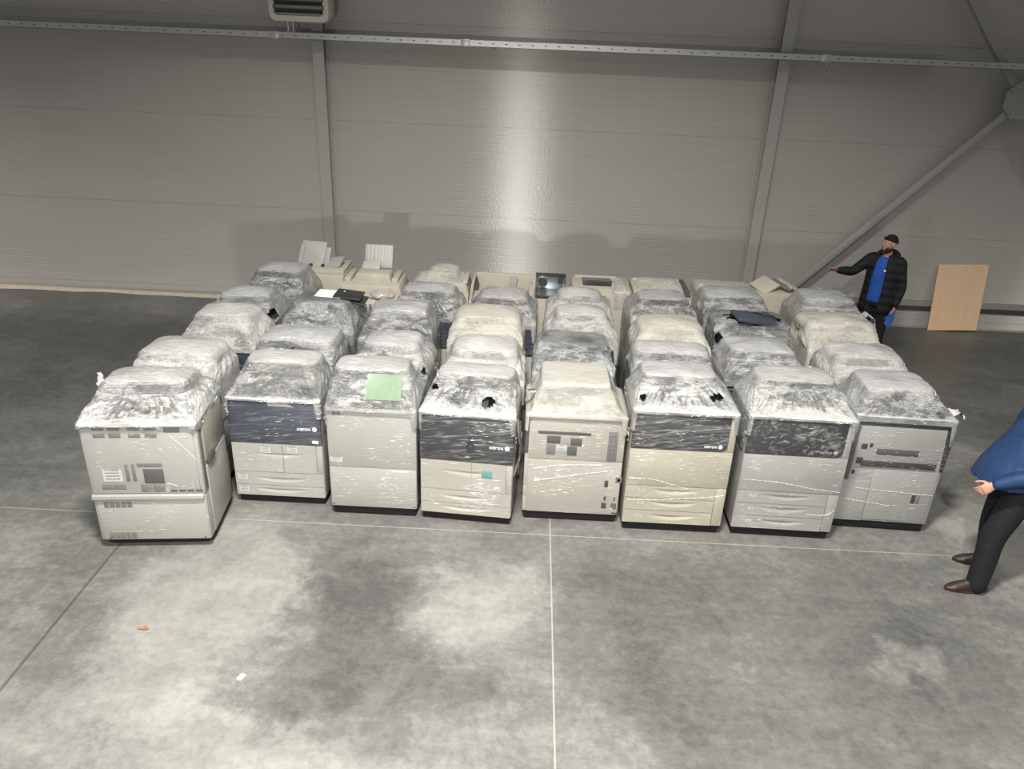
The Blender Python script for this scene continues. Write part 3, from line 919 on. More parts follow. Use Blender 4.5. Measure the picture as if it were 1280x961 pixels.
for x0, x1 in ((-.355, -.262), (-.258, -.165), (-.05, .04), (.045, .138)):
    obj('vent', box(x0, x1, -.0085, -.005, .56 if x0 > -.1 else .585, .632, .001), M['vent_slats'], t1)
for k in range(4): obj('vent', box(.18 + k * .066, .235 + k * .066, -.0085, -.005, .558, .578, .001), M['vent_dark'], t1)
for k in range(5):
    obj('vent', box(-.37 + k * .046, -.332 + k * .046, -.0085, -.005, .41, .466, .001), M['vent_slats'], t1)
    obj('vent', box(-.37 + k * .044, -.333 + k * .044, -.0085, -.005, .105, .168, .001), M['vent_slats'], t1)
for x in (-.375, .40):
    bm = bmesh.new(); add_cyl(bm, (x, -.009, .105), (x, -.004, .105), .008, 10); obj('screw', bm, M['dark'], t1)
# right side, seen edge on
obj('side_strip', box(w / 2 - .002, w / 2 + .006, .015, .075, .56, 1.12, .002), M['vent'], t1)
sd = obj('side_door', box(w / 2 - .002, w / 2 + .012, .10, .66, .78, 1.15, .008), M['beige_wrapped'], t1)
obj('door_latch', box(w / 2 + .008, w / 2 + .03, .12, .30, .745, .79, .006), M['dark'], sd)
obj('side_panel', box(w / 2 - .002, w / 2 + .010, .10, .66, .10, .735, .008), M['white'], t1)
crease_glints(t1, -w / 2 + .03, w / 2 - .04, .12, 1.12, 31, 70, -.0095, long=[[(.24, 1.08), (.33, .98), (.42, .86)], [(.16, .64), (.20, .63), (.24, .615)]])
hood(t1, w, d, h, hump1, 'film', 1, wr=.018, skirt=(.01, .06, .3, .05), edge=.09, dome=.03, bulge=.7, flank=1.1)
# tuft of twisted film at its left rear corner
def tuft(t, base, tip, r, seed):
    bm = bmesh.new(); rings = []
    a, b = Vector(base), Vector(tip)
    for i in range(9):
        u = i / 8; p = a.lerp(b, u) + Vector((.02 * noise.noise(Vector((u * 5, seed, 0))), 0, .012 * noise.noise(Vector((u * 6, 0, seed)))))
        rr = r * (1 - .75 * u) * (1 + .5 * noise.noise(Vector((u * 9, seed, 2))))
        rings.append([p + Vector((rr * (1 + .5 * noise.noise(Vector((k, u * 4, seed)))) * math.cos(k * PI / 7), rr * .7 * math.sin(k * PI / 7), .3 * rr * math.sin(k * PI / 3.5))) for k in range(14)])
    loft(bm, rings); return obj('film_tuft', bm, M['film_milky'], t, smooth=180)
tuft(t1, (-.39, .44, 1.22), (-.42, .46, 1.42), .06, 5)

# third: plain back panel, green sheet under its film
t3 = thing('copier', 'wrapped copier showing a plain white back panel, green sheet on top of it', C, (-1.30, 5.90, 0), 0, FG)
w, d, h = .79, .62, 1.085
hump3 = (-.385, .30, .21, .60, 1.36)
core(t3, w, d, h, 'white', hump3, 'feeder_blue', None); casters(t3, w, d, True)
obj('back_panel', box(-w / 2 + .008, w / 2 - .008, -.008, .01, .512, h - .008, .003), M['white'], t3)
obj('lower_panel', box(-w / 2 + .008, w / 2 - .008, -.008, .01, .095, .504, .003), M['white'], t3)
for x in (-.335, -.295): obj('vent', box(x, x + .034, -.0105, -.007, 1.025, 1.062, .001), M['vent_slats'], t3)
sticker(t3, -.32, .585, .105, .05, -.0085)
for x in (-.37, .37):
    bm = bmesh.new(); add_cyl(bm, (x, -.011, .115), (x, -.006, .115), .008, 10); obj('screw', bm, M['vent_dark'], t3)
hood(t3, w, d, h, hump3, 'film', 3, skirt=(.015, .3, .3, .3), bulge=.95)
crease_glints(t3, -w / 2, w / 2, .12, 1.06, 33, 110, -.0095)
bm = bmesh.new()
rows = []
for i in range(9):
    r_ = []
    for j in range(13):
        u, v = j / 12, i / 8
        p = Vector((-.045 + .30 * u, .044 + .140 * v, 1.163 + .182 * v))
        p += Vector((0, -.75, .65)) * (.004 + .006 * noise.noise(Vector((u * 4, v * 3, 1))))
        r_.append(bm.verts.new(p))
    rows.append(r_)
for a, b_ in zip(rows, rows[1:]):
    for k in range(12): bm.faces.new((a[k], a[k + 1], b_[k + 1], b_[k]))
bmesh.ops.solidify(bm, geom=bm.faces[:], thickness=.0012)
gs = obj('paper_sheet', bm, M['green']); gs.location = (-1.30, 5.90, 0)
tag(gs, 'pale green sheet of paper taped to the wrapped white-backed copier', 'paper')

# fifth: back panel with connectors, boxy beige cover on top
t5 = thing('copier', 'wrapped copier with connector sockets on its back panel and a boxy beige cover on top', C, (.49, 5.97, 0), 0, FG)
w, d, h = .88, .62, 1.09
hump5 = (-.325, .275, .015, .52, 1.385)
core(t5, w, d, h, 'warm_white', hump5, 'beige', None); casters(t5, w, d, True)
obj('back_panel', box(-.40, w / 2 - .006, -.008, .01, .655, h - .01, .003), M['warm_white'], t5)
obj('lower_panel', box(-.40, w / 2 - .006, -.008, .01, .095, .645, .003), M['warm_white'], t5)
for z0, z1 in ((.095, .25), (.256, .36), (.366, .65)): obj('side_drawer', box(-w / 2 + .002, -.408, -.002, .012, z0, z1, .003), M['white'], t5)
obj('side_cover', box(-w / 2 + .002, -.408, -.004, .012, .70, h - .03, .003), M['vent_dark'], t5)
obj('slot', box(-.33, .135, -.0105, -.006, .905, .935, .001), M['vent_dark'], t5)
for x0, x1, z0, z1, mt in ((-.25, -.13, .815, .89, 'vent_dark'), (-.12, -.05, .81, .885, 'grey_white'), (-.04, .06, .80, .875, 'vent_dark'), (-.25, -.17, .70, .805, 'vent'), (-.16, -.075, .735, .80, 'sticker'), (-.065, .02, .70, .79, 'vent_dark')):
    obj('interface_board', box(x0, x1, -.0115, -.006, z0, z1, .001), M[mt], t5)
cp = obj('connector_strip', box(.29, .375, -.0115, -.006, .66, .955, .001), M['vent'], t5)
for k in range(6):
    for x in (.315, .35):
        bm = bmesh.new(); add_cyl(bm, (x, -.014, .685 + k * .045), (x, -.011, .685 + k * .045), .006, 8); obj('socket_screw', bm, M['dark'], cp)
for x0, x1, z0, z1, mt in ((.294, .328, .39, .46, 'dark'), (.39, .445, .44, .505, 'vent'), (.404, .432, .455, .485, 'dark'), (.285, .328, .162, .222, 'dark'), (.372, .42, .16, .222, 'vent_dark'), (.30, .319, .25, .292, 'dark'), (.39, .405, .25, .29, 'vent_dark'), (.385, .435, .108, .122, 'dark')):
    obj('power_socket', box(x0, x1, -.0125, -.006, z0, z1, .002), M[mt], t5)
hood(t5, w, d, h, hump5, 'film_smooth', 5, skirt=(.02, .3, .3, .3), edge=.025, dome=.004, wr=.006, cr=.05, flank=.5, nscr=40)
crease_glints(t5, -w / 2, w / 2, .12, 1.06, 35, 150, -.0135, long=[[(-.35, .55), (-.1, .60), (.25, .62)], [(-.35, .42), (0, .50), (.3, .56)]])
tuft(t5, (-.34, .2, 1.22), (-.46, .12, 1.26), .06, 8)

# rightmost
t8 = thing('copier', 'rightmost wrapped copier of the front row, dark top and frame round a grey panel', C, (3.37, 6.08, 0), R(-2), FG)
w, d, h = .86, .62, 1.175
hump8 = (-.36, .28, .10, .60, 1.385)
core(t8, w, d, h - .09, 'grey_white', hump8, 'feeder_dark', None); casters(t8, w, d, True)
obj('top_frame', prism([(-w / 2, 1.085), (w / 2 - .01, 1.085), (w / 2 + .015, 1.12), (w / 2 - .03, h), (-w / 2, h)], -.012, d, .004), M['blue'], t8)
obj('side_frame', prism([(.372, 1.085), (w / 2 + .01, 1.085), (w / 2 - .002, .66), (.40, .66)], -.012, .1, .002), M['charcoal'], t8)
obj('grey_panel', box(-.365, .368, -.008, .01, .66, 1.08, .003), M['grey_white'], t8)
obj('slot', box(-.19, .18, -.011, -.006, .80, .86, .001), M['vent_dark'], t8)
obj('paper_exit', box(-.30, .36, -.014, -.006, .675, .735, .003), M['dark'], t8)
obj('connector_strip', box(-w / 2 + .02, -.375, -.012, .01, .53, 1.075, .002), M['vent_dark'], t8)
for x0, x1, z0, z1 in ((-.33, -.28, .85, .90), (-.345, -.29, .70, .76), (-.26, -.235, .87, .91), (-.36, -.335, .59, .63)):
    obj('socket', box(x0, x1, -.0125, -.006, z0, z1, .001), M['dark'], t8)
dr = obj('door', box(-.165, .395, -.012, .01, .12, .648, .003), M['grey_white'], t8)
obj('door_handle', box(.225, .262, -.016, -.011, .32, .41, .002), M['dark'], dr)
obj('door_latch', box(.272, .30, -.016, -.011, .32, .41, .002), M['vent'], dr)
obj('lower_panel', box(-w / 2 + .006, -.172, -.009, .01, .095, .52, .003), M['grey_white'], t8)
hood(t8, w, d, h, hump8, 'film', 9, skirt=(.05, .45, .3, .3), wr=.013)
crease_glints(t8, -w / 2, w / 2, .12, 1.06, 38, 90, -.0175, long=[[(-.42, .33), (-.2, .31), (.05, .28)], [(-.3, .45), (.1, .43), (.4, .42)]])
film_tail(t8, [(.40, .12, 1.20), (.46, .10, 1.22), (.50, .08, 1.19)], .10, 11, 'film_milky')

# ------------------------------------------------------------------ rows behind
RG = 'film wrapped copiers in the rows behind'
# x0, x1, front, rear of the film hump ; film ; feeder ; front cover ; body ; label ; tear
ROWS = {
 'A': [(-3.60, -2.86, 6.42, 7.02, 'film_milky', 'feeder_dark', 'blue', 'white', 'wrapped copier directly behind the leftmost vented front copier', None),
       (-3.48, -2.85, 7.42, 7.92, 'film_milky', 'feeder_grey', 'blue', 'white', 'milky wrapped copier at the left edge, third back from the front corner', None),
       (-3.50, -2.90, 8.15, 8.62, 'film', 'feeder_grey', 'blue', 'white', 'wrapped copier at the left edge, film gaping at its right side', [(.36, .10, 1.16, .06, .12, .06)]),
       (-3.40, -2.78, 9.05, 9.58, 'film', 'feeder_dark', 'blue', 'white', 'tall rounded wrapped copier in front of the machine with a tilted feeder tray', None)],
 'B': [(-2.62, -1.84, 6.88, 7.42, 'film', 'feeder_blue', 'blue', 'white', 'wrapped copier behind the dark blue copier with two stickered doors', None),
       (-2.60, -1.93, 7.93, 8.45, 'film_clear', 'feeder_blue', 'blue', 'white', 'wrapped copier with a blank white sheet lying on it', None)],
 'C': [(-1.62, -1.02, 6.88, 7.40, 'film', 'feeder_blue', 'blue', 'white', 'wrapped copier behind the one with the green sheet', [(.38, .02, 1.17, .04, .08, .05)]),
       (-1.71, -1.05, 7.76, 8.32, 'film', 'feeder_blue', 'blue', 'white', 'wrapped copier third back in line with the green sheet, dark glossy front', None),
       (-1.50, -.84, 8.62, 9.08, 'film', 'feeder_blue', 'blue', 'white', 'wrapped copier just in front of the beige copier with a domed cover', None)],
 'D': [(-.72, -.05, 6.85, 7.42, 'film_milky', 'feeder_grey', 'charcoal', 'warm_white', 'wrapped grey copier behind the one with the torn charcoal cover', None),
       (-.78, -.06, 7.73, 8.25, 'film_cream', 'beige', 'charcoal', 'warm_white', 'cream wrapped copier in the middle, two places behind the torn charcoal cover', None),
       (-.58, .02, 8.50, 9.05, 'film', 'feeder_dark', 'blue', 'white', 'wrapped copier just in front of the open beige tray box', None)],
 'E': [(.13, .86, 7.10, 7.62, 'film_clear', 'feeder_dark', 'blue', 'white', 'wrapped copier with dark top under clear film, behind the boxy beige cover', None),
       (.33, .92, 7.96, 8.42, 'film_milky', 'feeder_grey', 'blue', 'warm_white', 'wrapped copier behind the dark-topped clear-filmed copier', [(.30, .40, 1.33, .03, .04, .05)]),
       (.36, .90, 8.73, 9.15, 'film_milky', 'feeder_grey', 'blue', 'warm_white', 'wrapped copier just in front of the bare metal frame', None)],
 'F': [(1.08, 1.86, 7.02, 7.45, 'film', 'feeder_blue', 'blue', 'white', 'low wrapped copier behind the beige-doored front copier', None),
       (1.22, 1.92, 7.68, 8.30, 'film_cream', 'beige', 'charcoal', 'warm_white', 'cream wrapped copier two places behind the beige-doored front copier', None),
       (1.32, 1.96, 8.74, 9.20, 'film', 'feeder_blue', 'blue', 'white', 'wrapped copier just in front of the film-draped beige machine by the wall', None)],
 'G': [(2.05, 2.76, 7.18, 7.72, 'film', 'feeder_dark', 'charcoal', 'white', 'wrapped copier behind the graphite-covered front copier', None),
       (2.08, 2.92, 7.96, 8.46, 'film_clear', 'feeder_dark', 'charcoal', 'white', 'copier whose dark blue top sticks out of torn film', [(.02, .30, 1.37, .30, .15, .10), (-.38, .05, 1.20, .04, .10, .07)]),
       (2.16, 2.92, 8.95, 9.52, 'film', 'feeder_blue', 'blue', 'white', 'broad wrapped copier at the foot of the right steel column', None)],
 'H': [(3.10, 3.82, 7.15, 7.72, 'film_milky', 'feeder_grey', 'charcoal', 'grey_white', 'wrapped copier behind the rightmost front copier', None),
       (3.10, 3.90, 8.02, 8.55, 'film_cream', 'feeder_grey', 'charcoal', 'grey_white', 'creamy wrapped copier at the right edge, third back from the corner', None),
       (3.36, 4.02, 8.97, 9.60, 'film', 'feeder_grey', 'blue', 'white', 'crumple-wrapped copier right next to the man in the cap', None)],
}
K = (4.1 - 1.345) / 2.8
seed = 20
for col, L in ROWS.items():
    for i, (x0, x1, f, r, fm, fd, pm, bm_, label, tear) in enumerate(L):
        x0, x1, f, r = x0 * K, x1 * K, f * K, r * K
        cx = (x0 + x1) / 2; w = .785
        yf = f - .14
        nxt = L[i + 1][2] * K - .14 if i + 1 < len(L) else 99
        d = min(.66, nxt - yf - .09); d = max(d, r - yf - .02) if nxt > 90 else d
        r = min(r, yf + d)
        hz = 1.345 + (.02 if i % 2 else -.01)
        t = thing('copier', label, C, (cx, yf, 0), R(random.uniform(-2, 2)), RG)
        hump = (x0 - cx, x1 - cx, .14, r - yf, hz)
        core(t, w, d, 1.08, bm_, hump, fd, 'feeder_dark')
        front_cover(t, w, .70, 1.075, pm)
        obj('front_door', box(-w / 2 + .006, w / 2 - .006, -.013, .01, .09, .695, .004), M[bm_], t)
        seed += 1
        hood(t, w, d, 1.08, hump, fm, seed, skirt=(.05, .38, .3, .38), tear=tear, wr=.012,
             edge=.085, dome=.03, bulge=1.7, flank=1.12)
        if col == 'G' and i == 1:
            bm = bmesh.new()
            Mx = Matrix.Translation((.05, .26, 1.345)) @ Matrix.Rotation(R(9), 4, 'Y') @ Matrix.Rotation(R(8), 4, 'Z')
            add_box(bm, -.26, .24, -.12, .16, 0, .045, .012, 2, Mx)
            add_box(bm, .10, .17, .10, .17, .04, .075, .01, 2, Mx)
            obj('feeder_flap', bm, M['feeder_blue'], t)
        if col == 'H' and i == 2:
            film_tail(t, [(.36, .16, 1.16), (.40, .12, 1.20), (.44, .06, 1.21), (.47, .02, 1.14), (.46, .0, 1.05)], .16, 17, 'film_milky')
        if col == 'B' and i == 1:
            for k, (x, z, a) in enumerate(((.26, 1.375, 5), (.30, 1.33, 9))):
                bm = bmesh.new(); add_box(bm, -.15, .15, -.16, .12, 0, .022, .006, 2, Matrix.Translation((x, .45, z)) @ Matrix.Rotation(R(a), 4, 'Y'))
                obj('feeder_flap', bm, M['feeder_dark'], t)
            ps = obj('paper_sheet', box(-.145, .145, -.105, .105, 0, .004, .001), M['paper'])
            ps.location = (cx + .06, f + .26, hz + .03); ps.rotation_euler = (R(4), R(1), R(-4))
            tag(ps, 'blank white sheet lying on a wrapped copier near the left back', 'paper')

# ------------------------------------------------------------------ back row, mostly unwrapped
BG = 'stripped beige copiers along the back'
def back_body(label, cx, w, yf, d, h, mat='beige', rz=0):
    t = thing('copier', label, C, (cx, yf, 0), R(rz), BG)
    obj('body', box(-w / 2, w / 2, 0, d, .07, h, .012), M[mat], t)
    obj('base', box(-w / 2 + .03, w / 2 - .03, .03, d - .03, .0, .074, .004), M['base'], t)
    return t
def plate(t, name, c, sx, sy, th, rx=0, ry=0, rz=0, mat='beige', bev=.004):
    bm = bmesh.new()
    Mx = Matrix.Translation(c) @ Matrix.Rotation(R(rz), 4, 'Z') @ Matrix.Rotation(R(ry), 4, 'Y') @ Matrix.Rotation(R(rx), 4, 'X')
    add_box(bm, -sx / 2, sx / 2, -sy / 2, sy / 2, -th / 2, th / 2, bev, 2, Mx)
    return obj(name, bm, M[mat], t)

# left: feeder with raised tray
t = back_body('stripped beige copier with its feeder tray tilted up, at the left back corner', -2.76, .72, 9.62, .62, 1.12)
plate(t, 'feeder_tray', (-.12, .38, 1.30), .34, .34, .022, 56, 0, -10, 'feeder_grey')
plate(t, 'paper_guide', (-.28, .36, 1.26), .05, .34, .03, 56, 0, -10, 'feeder_grey')
plate(t, 'paper_guide', (.075, .34, 1.25), .07, .30, .03, 56, 0, -10, 'feeder_grey')
plate(t, 'output_flap', (.19, .30, 1.215), .20, .22, .03, 22, -8, -14, 'feeder_grey')
plate(t, 'feeder_base', (0, .33, 1.145), .70, .52, .05, 0, 0, 0, 'beige', .012)
obj('side_vent', box(.37, .377, .12, .52, .88, 1.08, .003), M['vent_dark'], t)
for x in (-.27, -.14, .02):
    obj('hinge', box(x, x + .04, .20, .24, 1.17, 1.205, .003), M['dark'], t)

# second: flat-topped feeder with ribbed tray standing up
t = back_body('stripped beige copier with an upright ribbed paper tray, under the left column', -1.97, .80, 8.98, .86, 1.02)
obj('feeder_base', prism([(-.40, 1.02), (.40, 1.02), (.36, 1.14), (-.36, 1.14)], .25, .84, .008), M['beige'], t)
obj('feeder_hood', prism([(-.24, 1.13), (.24, 1.13), (.21, 1.235), (-.21, 1.235)], .42, .66, .012), M['beige'], t)
obj('feeder_side', box(.25, .33, .36, .80, 1.13, 1.20, .012), M['beige'], t)
obj('feeder_side', box(-.35, -.27, .36, .80, 1.13, 1.19, .012), M['beige'], t)
tr = plate(t, 'paper_tray', (.02, .78, 1.37), .36, .30, .014, 66, 0, 0, 'feeder_grey')
for x in (-.13, -.085, -.03, .06, .105, .15):
    plate(tr, 'tray_rib', (x + .02, .765, 1.38), .018, .27, .012, 66, 0, 0, 'white_dry', .003)
plate(t, 'paper_stack', (-.06, .69, 1.265), .23, .14, .04, 24, 0, 0, 'white_dry')
obj('front_slots', box(-.10, .16, -.012, .01, .86, .99, .004), M['white_dry'], t)
for k in range(4): obj('slot', box(-.085 + k * .06, -.055 + k * .06, -.0135, -.011, .875, .98, .001), M['vent'], t)
bm = bmesh.new(); b2 = bmesh.new(); bmesh.ops.create_icosphere(b2, subdivisions=4, radius=1)
for v in b2.verts: v.co *= 1 + .22 * noise.noise(v.co * 2.2)
merge(bm, b2, Matrix.Translation((.17, .12, 1.065)) @ Matrix.Diagonal((.15, .12, .055, 1)))
obj('film_bundle', bm, M['film_cream'], t, smooth=180)

# third: domed cover under film
t = back_body('stripped beige copier with a film-domed feeder, second beige machine from the left column', -1.12, .76, 9.30, .66, 1.04)
obj('feeder_base', prism([(-.38, 1.04), (.38, 1.04), (.34, 1.15), (-.34, 1.15)], .08, .64, .012), M['beige'], t)
obj('feeder_hood', box(-.17, .14, .24, .50, 1.14, 1.25, .02), M['beige'], t)
hood(t, .68, .52, 1.15, (-.15, .24, .26, .55, 1.30), 'film_cream', 51, skirt=(.01, .02, .05, .02), bodyrect=(-.33, .33, .1, .62), dome=.02, nscr=60)
obj('feeder_end', box(.29, .36, .14, .58, 1.14, 1.19, .014), M['beige'], t)

# fourth: open tray box
t = back_body('stripped beige copier with an open box-shaped top, in the middle of the back row', -.33, .80, 9.20, .70, 1.0)
obj('rear_wall', box(-.36, .38, .62, .66, .99, 1.20, .006), M['beige'], t)
obj('side_wall', prism([(-.40, 1.0), (-.36, 1.0), (-.34, 1.20), (-.37, 1.20)], .05, .66, .004), M['beige'], t)
obj('side_wall', box(.36, .40, .20, .66, .99, 1.11, .006), M['beige'], t)
obj('inner_floor', box(-.36, .36, .1, .62, .99, 1.02, .004), M['beige'], t)
obj('side_recess', prism([(-.362, 1.03), (-.30, 1.03), (-.335, 1.16)], .40, .60), M['vent_dark'], t)
obj('guide', prism([(.12, 1.03), (.18, 1.03), (.20, 1.16), (.10, 1.16)], .56, .61, .004), M['feeder_grey'], t)

# fifth: bare sheet metal frame
t = back_body('stripped copier with a bare sheet-metal frame on top, in the middle of the back row', .31, .42, 9.52, .46, .98, 'beige')
obj('rear_plate', box(-.19, .19, .40, .415, .98, 1.19, .002), M['metal'], t)
obj('floor_plate', box(-.19, .19, 0, .42, .975, .99, .002), M['metal'], t)
obj('side_plate', box(-.20, -.187, .02, .42, .98, 1.17, .002), M['metal'], t)
obj('side_plate', box(.187, .20, .02, .42, .98, 1.17, .002), M['metal'], t)
obj('top_bar', box(-.20, .20, .37, .42, 1.17, 1.20, .003), M['dark'], t)
obj('front_bar', box(-.20, .15, -.01, .02, .985, 1.01, .003), M['dark'], t)
bm = bmesh.new(); add_cyl(bm, (-.10, .40, 1.085), (-.10, .33, 1.085), .055, 20); obj('drive_motor', bm, M['dark'], t)
obj('bracket', box(.10, .16, .34, .40, 1.08, 1.15, .004), M['dark'], t)

# sixth: scanner glass under film
t = back_body('stripped beige copier with dark scanner glass showing, right of the bare metal frame', .95, .74, 9.50, .62, 1.08, 'beige')
obj('scanner_frame', box(-.36, .36, .05, .60, 1.07, 1.12, .008), M['beige'], t)
obj('scanner_glass', box(-.22, .21, .22, .56, 1.118, 1.126, .001), M['glass'], t)
obj('rear_rim', box(-.32, .24, .57, .61, 1.11, 1.15, .006), M['white_dry'], t)
hood(t, .72, .58, 1.12, (.20, .36, .14, .56, 1.16), 'film_cream', 52, skirt=(.25, .3, .05, .01), bodyrect=(.15, .39, .0, .63), dome=.02, edge=.02, nscr=60)

# seventh: film over a raised rear edge
t = back_body('stripped beige copier draped in yellowed film near the right column', 1.76, .80, 9.42, .66, 1.06, 'beige')
obj('rear_rim', box(-.36, .30, .56, .62, 1.05, 1.17, .01), M['beige'], t)
obj('side_rim', box(-.39, -.33, .06, .62, 1.05, 1.15, .01), M['beige'], t)
obj('display', box(-.16, .20, .06, .22, 1.06, 1.12, .008), M['dark'], t)
hood(t, .78, .64, 1.06, (-.30, .22, .42, .60, 1.185), 'film_cream', 53, skirt=(.05, .2, .05, .2), dome=.01, edge=.02, nscr=80)
obj('side_plate', prism([(.30, 1.05), (.36, 1.05), (.32, 1.17), (.26, 1.17)], .1, .6, .003), M['vent_dark'], t)

# eighth: corner showing left of the broad wrapped copier
t = back_body('stripped beige copier peeping out behind the broad wrapped one at the right column', 2.58, .72, 9.62, .52, 1.10, 'beige')
obj('top_cover', prism([(-.37, 1.10), (.37, 1.10), (.34, 1.15), (-.33, 1.16)], .05, .50, .006), M['beige'], t)
obj('cover_wedge', prism([(-.36, 1.14), (-.20, 1.14), (-.29, 1.19)], .2, .24, .003), M['white_dry'], t)

# ninth: between the column foot and the crumpled film
t = back_body('stripped beige copier at the foot of the diagonal brace, behind the crumpled film', 3.36, .62, 9.82, .5, 1.08, 'beige', 8)
plate(t, 'feeder_flap', (-.14, .25, 1.14), .26, .30, .03, 12, -22, 20, 'beige')
plate(t, 'feeder_flap', (.08, .22, 1.15), .07, .34, .03, 10, -30, 24, 'vent')
plate(t, 'feeder_flap', (.19, .24, 1.15), .16, .30, .03, 10, 18, 18, 'beige')
# ------------------------------------------------------------------ people
def skin_mat():
    m, nt, out = nodes('skin'); n = N(nt)
    tc = n('ShaderNodeTexCoord')
    nz = n('ShaderNodeTexNoise', {'Vector': tc.outputs['Object'], 'Scale': 14, 'Detail': 4})
    p = n('ShaderNodeBsdfPrincipled', {'Base Color': n.mix(nz.outputs[0], (.40, .205, .15, 1), (.52, .29, .22, 1)), 'Roughness': .5, 'Specular IOR Level': .35,
                                       'Subsurface Weight': .12, 'Subsurface Radius': (.02, .008, .005)})
    nt.links.new(p.outputs[0], out.inputs[0]); return m
def cloth(name, col, scale=9, quilt=0, rough=.75):
    m, nt, out = nodes(name); n = N(nt)
    tc = n('ShaderNodeTexCoord')
    nz = n('ShaderNodeTexNoise', {'Vector': tc.outputs['Object'], 'Scale': scale, 'Detail': 5, 'Distortion': .8})
    h = nz.outputs[0]
    if quilt:
        sp = n('ShaderNodeSeparateXYZ', {0: tc.outputs['Object']})
        w_ = n.math('ABSOLUTE', n.math('SINE', n.math('MULTIPLY', sp.outputs[2], PI * quilt)))
        h = n.math('ADD', n.math('MULTIPLY', h, .6), w_)
    bp = n('ShaderNodeBump', {'Height': h, 'Strength': .6, 'Distance': .02})
    p = n('ShaderNodeBsdfPrincipled', {'Base Color': n.mix(nz.outputs[0], c4(tuple(x * .8 for x in col)), c4(tuple(x * 1.15 for x in col))), 'Roughness': rough,
                                       'Specular IOR Level': .3, 'Normal': bp.outputs[0]})
    nt.links.new(p.outputs[0], out.inputs[0]); return m
M['skin'] = skin_mat()
M['jacket_black'] = cloth('black_quilted_jacket', (.012, .012, .014), quilt=9)
M['shirt_blue'] = cloth('bright_blue_shirt', (.022, .095, .42))
M['trousers'] = cloth('black_trousers', (.010, .011, .014))
M['jacket_blue'] = cloth('navy_work_jacket', (.015, .041, .112), rough=.6)
M['boots'] = plain('brown_leather_boots', (.028, .016, .013), .5, bump=.3, bscale=30)
M['sole'] = plain('reddish_boot_sole', (.05, .022, .018), .7)
M['cap'] = cloth('black_knit_cap', (.010, .010, .012), scale=40)
M['beard'] = cloth('dark_brown_beard', (.035, .02, .014), scale=60)
M['eye'] = plain('eye_white', (.6, .58, .55), .3)
M['iris'] = plain('dark_iris', (.02, .015, .012), .2)
M['glove'] = cloth('blue_work_glove', (.03, .10, .33))

def ell(bm, c, r, B, sub=3):
    b2 = bmesh.new(); bmesh.ops.create_icosphere(b2, subdivisions=sub, radius=1)
    merge(bm, b2, Matrix.Translation(c) @ B @ Matrix.Diagonal((r[0], r[1], r[2], 1)))
def basis(f):
    f = Vector((f[0], f[1], 0)).normalized(); u = Vector((0, 0, 1)); s = f.cross(u)
    return f, s, Matrix((s, f, u)).transposed().to_4x4()          # columns: right side, front, up

def add_hand(bm, wrist, d, n_, thumb, curl=.5, s=1.0):
    """d: wrist to knuckles, n_: palm normal (palm side), thumb: direction of the thumb side"""
    wrist = Vector(wrist); d = Vector(d).normalized(); n_ = Vector(n_); n_ = (n_ - d * n_.dot(d)).normalized()
    t = Vector(thumb); t = (t - d * t.dot(d) - n_ * t.dot(n_)).normalized()
    P = []
    for u, wd_, th in ((-.01, .026, .020), (.02, .034, .019), (.055, .042, .017), (.088, .043, .014)):
        c = wrist + d * u * s
        P.append([c + t * wd_ * s * math.cos(2 * PI * k / 14) + n_ * th * s * math.sin(2 * PI * k / 14) for k in range(14)])
    loft(bm, P)
    for k, (off, L, r) in enumerate(((.031, .072, .0090), (.0105, .080, .0094), (-.0105, .074, .0090), (-.031, .058, .0080))):
        p = wrist + d * .084 * s + t * off * s
        dirv = d.copy(); pts = [(p - d * .02 * s, r * s, r * s)]
        for q in range(3):
            a = curl * (.6 + .5 * q) * (.85 + .12 * k)
            dd = (d * math.cos(a) + n_ * math.sin(a)).normalized()
            pts.append((p, r * s * (1 - .08 * q), r * s * (1 - .08 * q)))
            p = p + dd * L * s * (.44, .31, .25)[q]
        pts.append((p, r * s * .72, r * s * .72))
        add_limb(bm, pts, 10, n_)
    p = wrist + d * .022 * s + t * .028 * s
    pts = [(p - t * .012 * s, .012 * s, .012 * s)]
    for q, (a, L) in enumerate(((.75, .038), (.5, .032), (.3, .026))):
        p = p + (d * math.cos(a) + t * math.sin(a) + n_ * .35).normalized() * L * s
        pts.append((p, (.0115, .0105, .0085)[q] * s, (.0115, .0105, .0085)[q] * s))
    add_limb(bm, pts, 10, n_)

def torso_rings(bm, rows, s, f, n=32, sq=.85):
    R_ = []
    for c, rx, ry in rows:
        c = Vector(c); ring = []
        for k in range(n):
            a = 2 * PI * k / n; ca, sa = math.cos(a), math.sin(a)
            ca = math.copysign(abs(ca) ** sq, ca); sa = math.copysign(abs(sa) ** sq, sa)
            ring.append(c + s * rx * ca + f * ry * sa)
        R_.append(ring)
    loft(bm, R_)

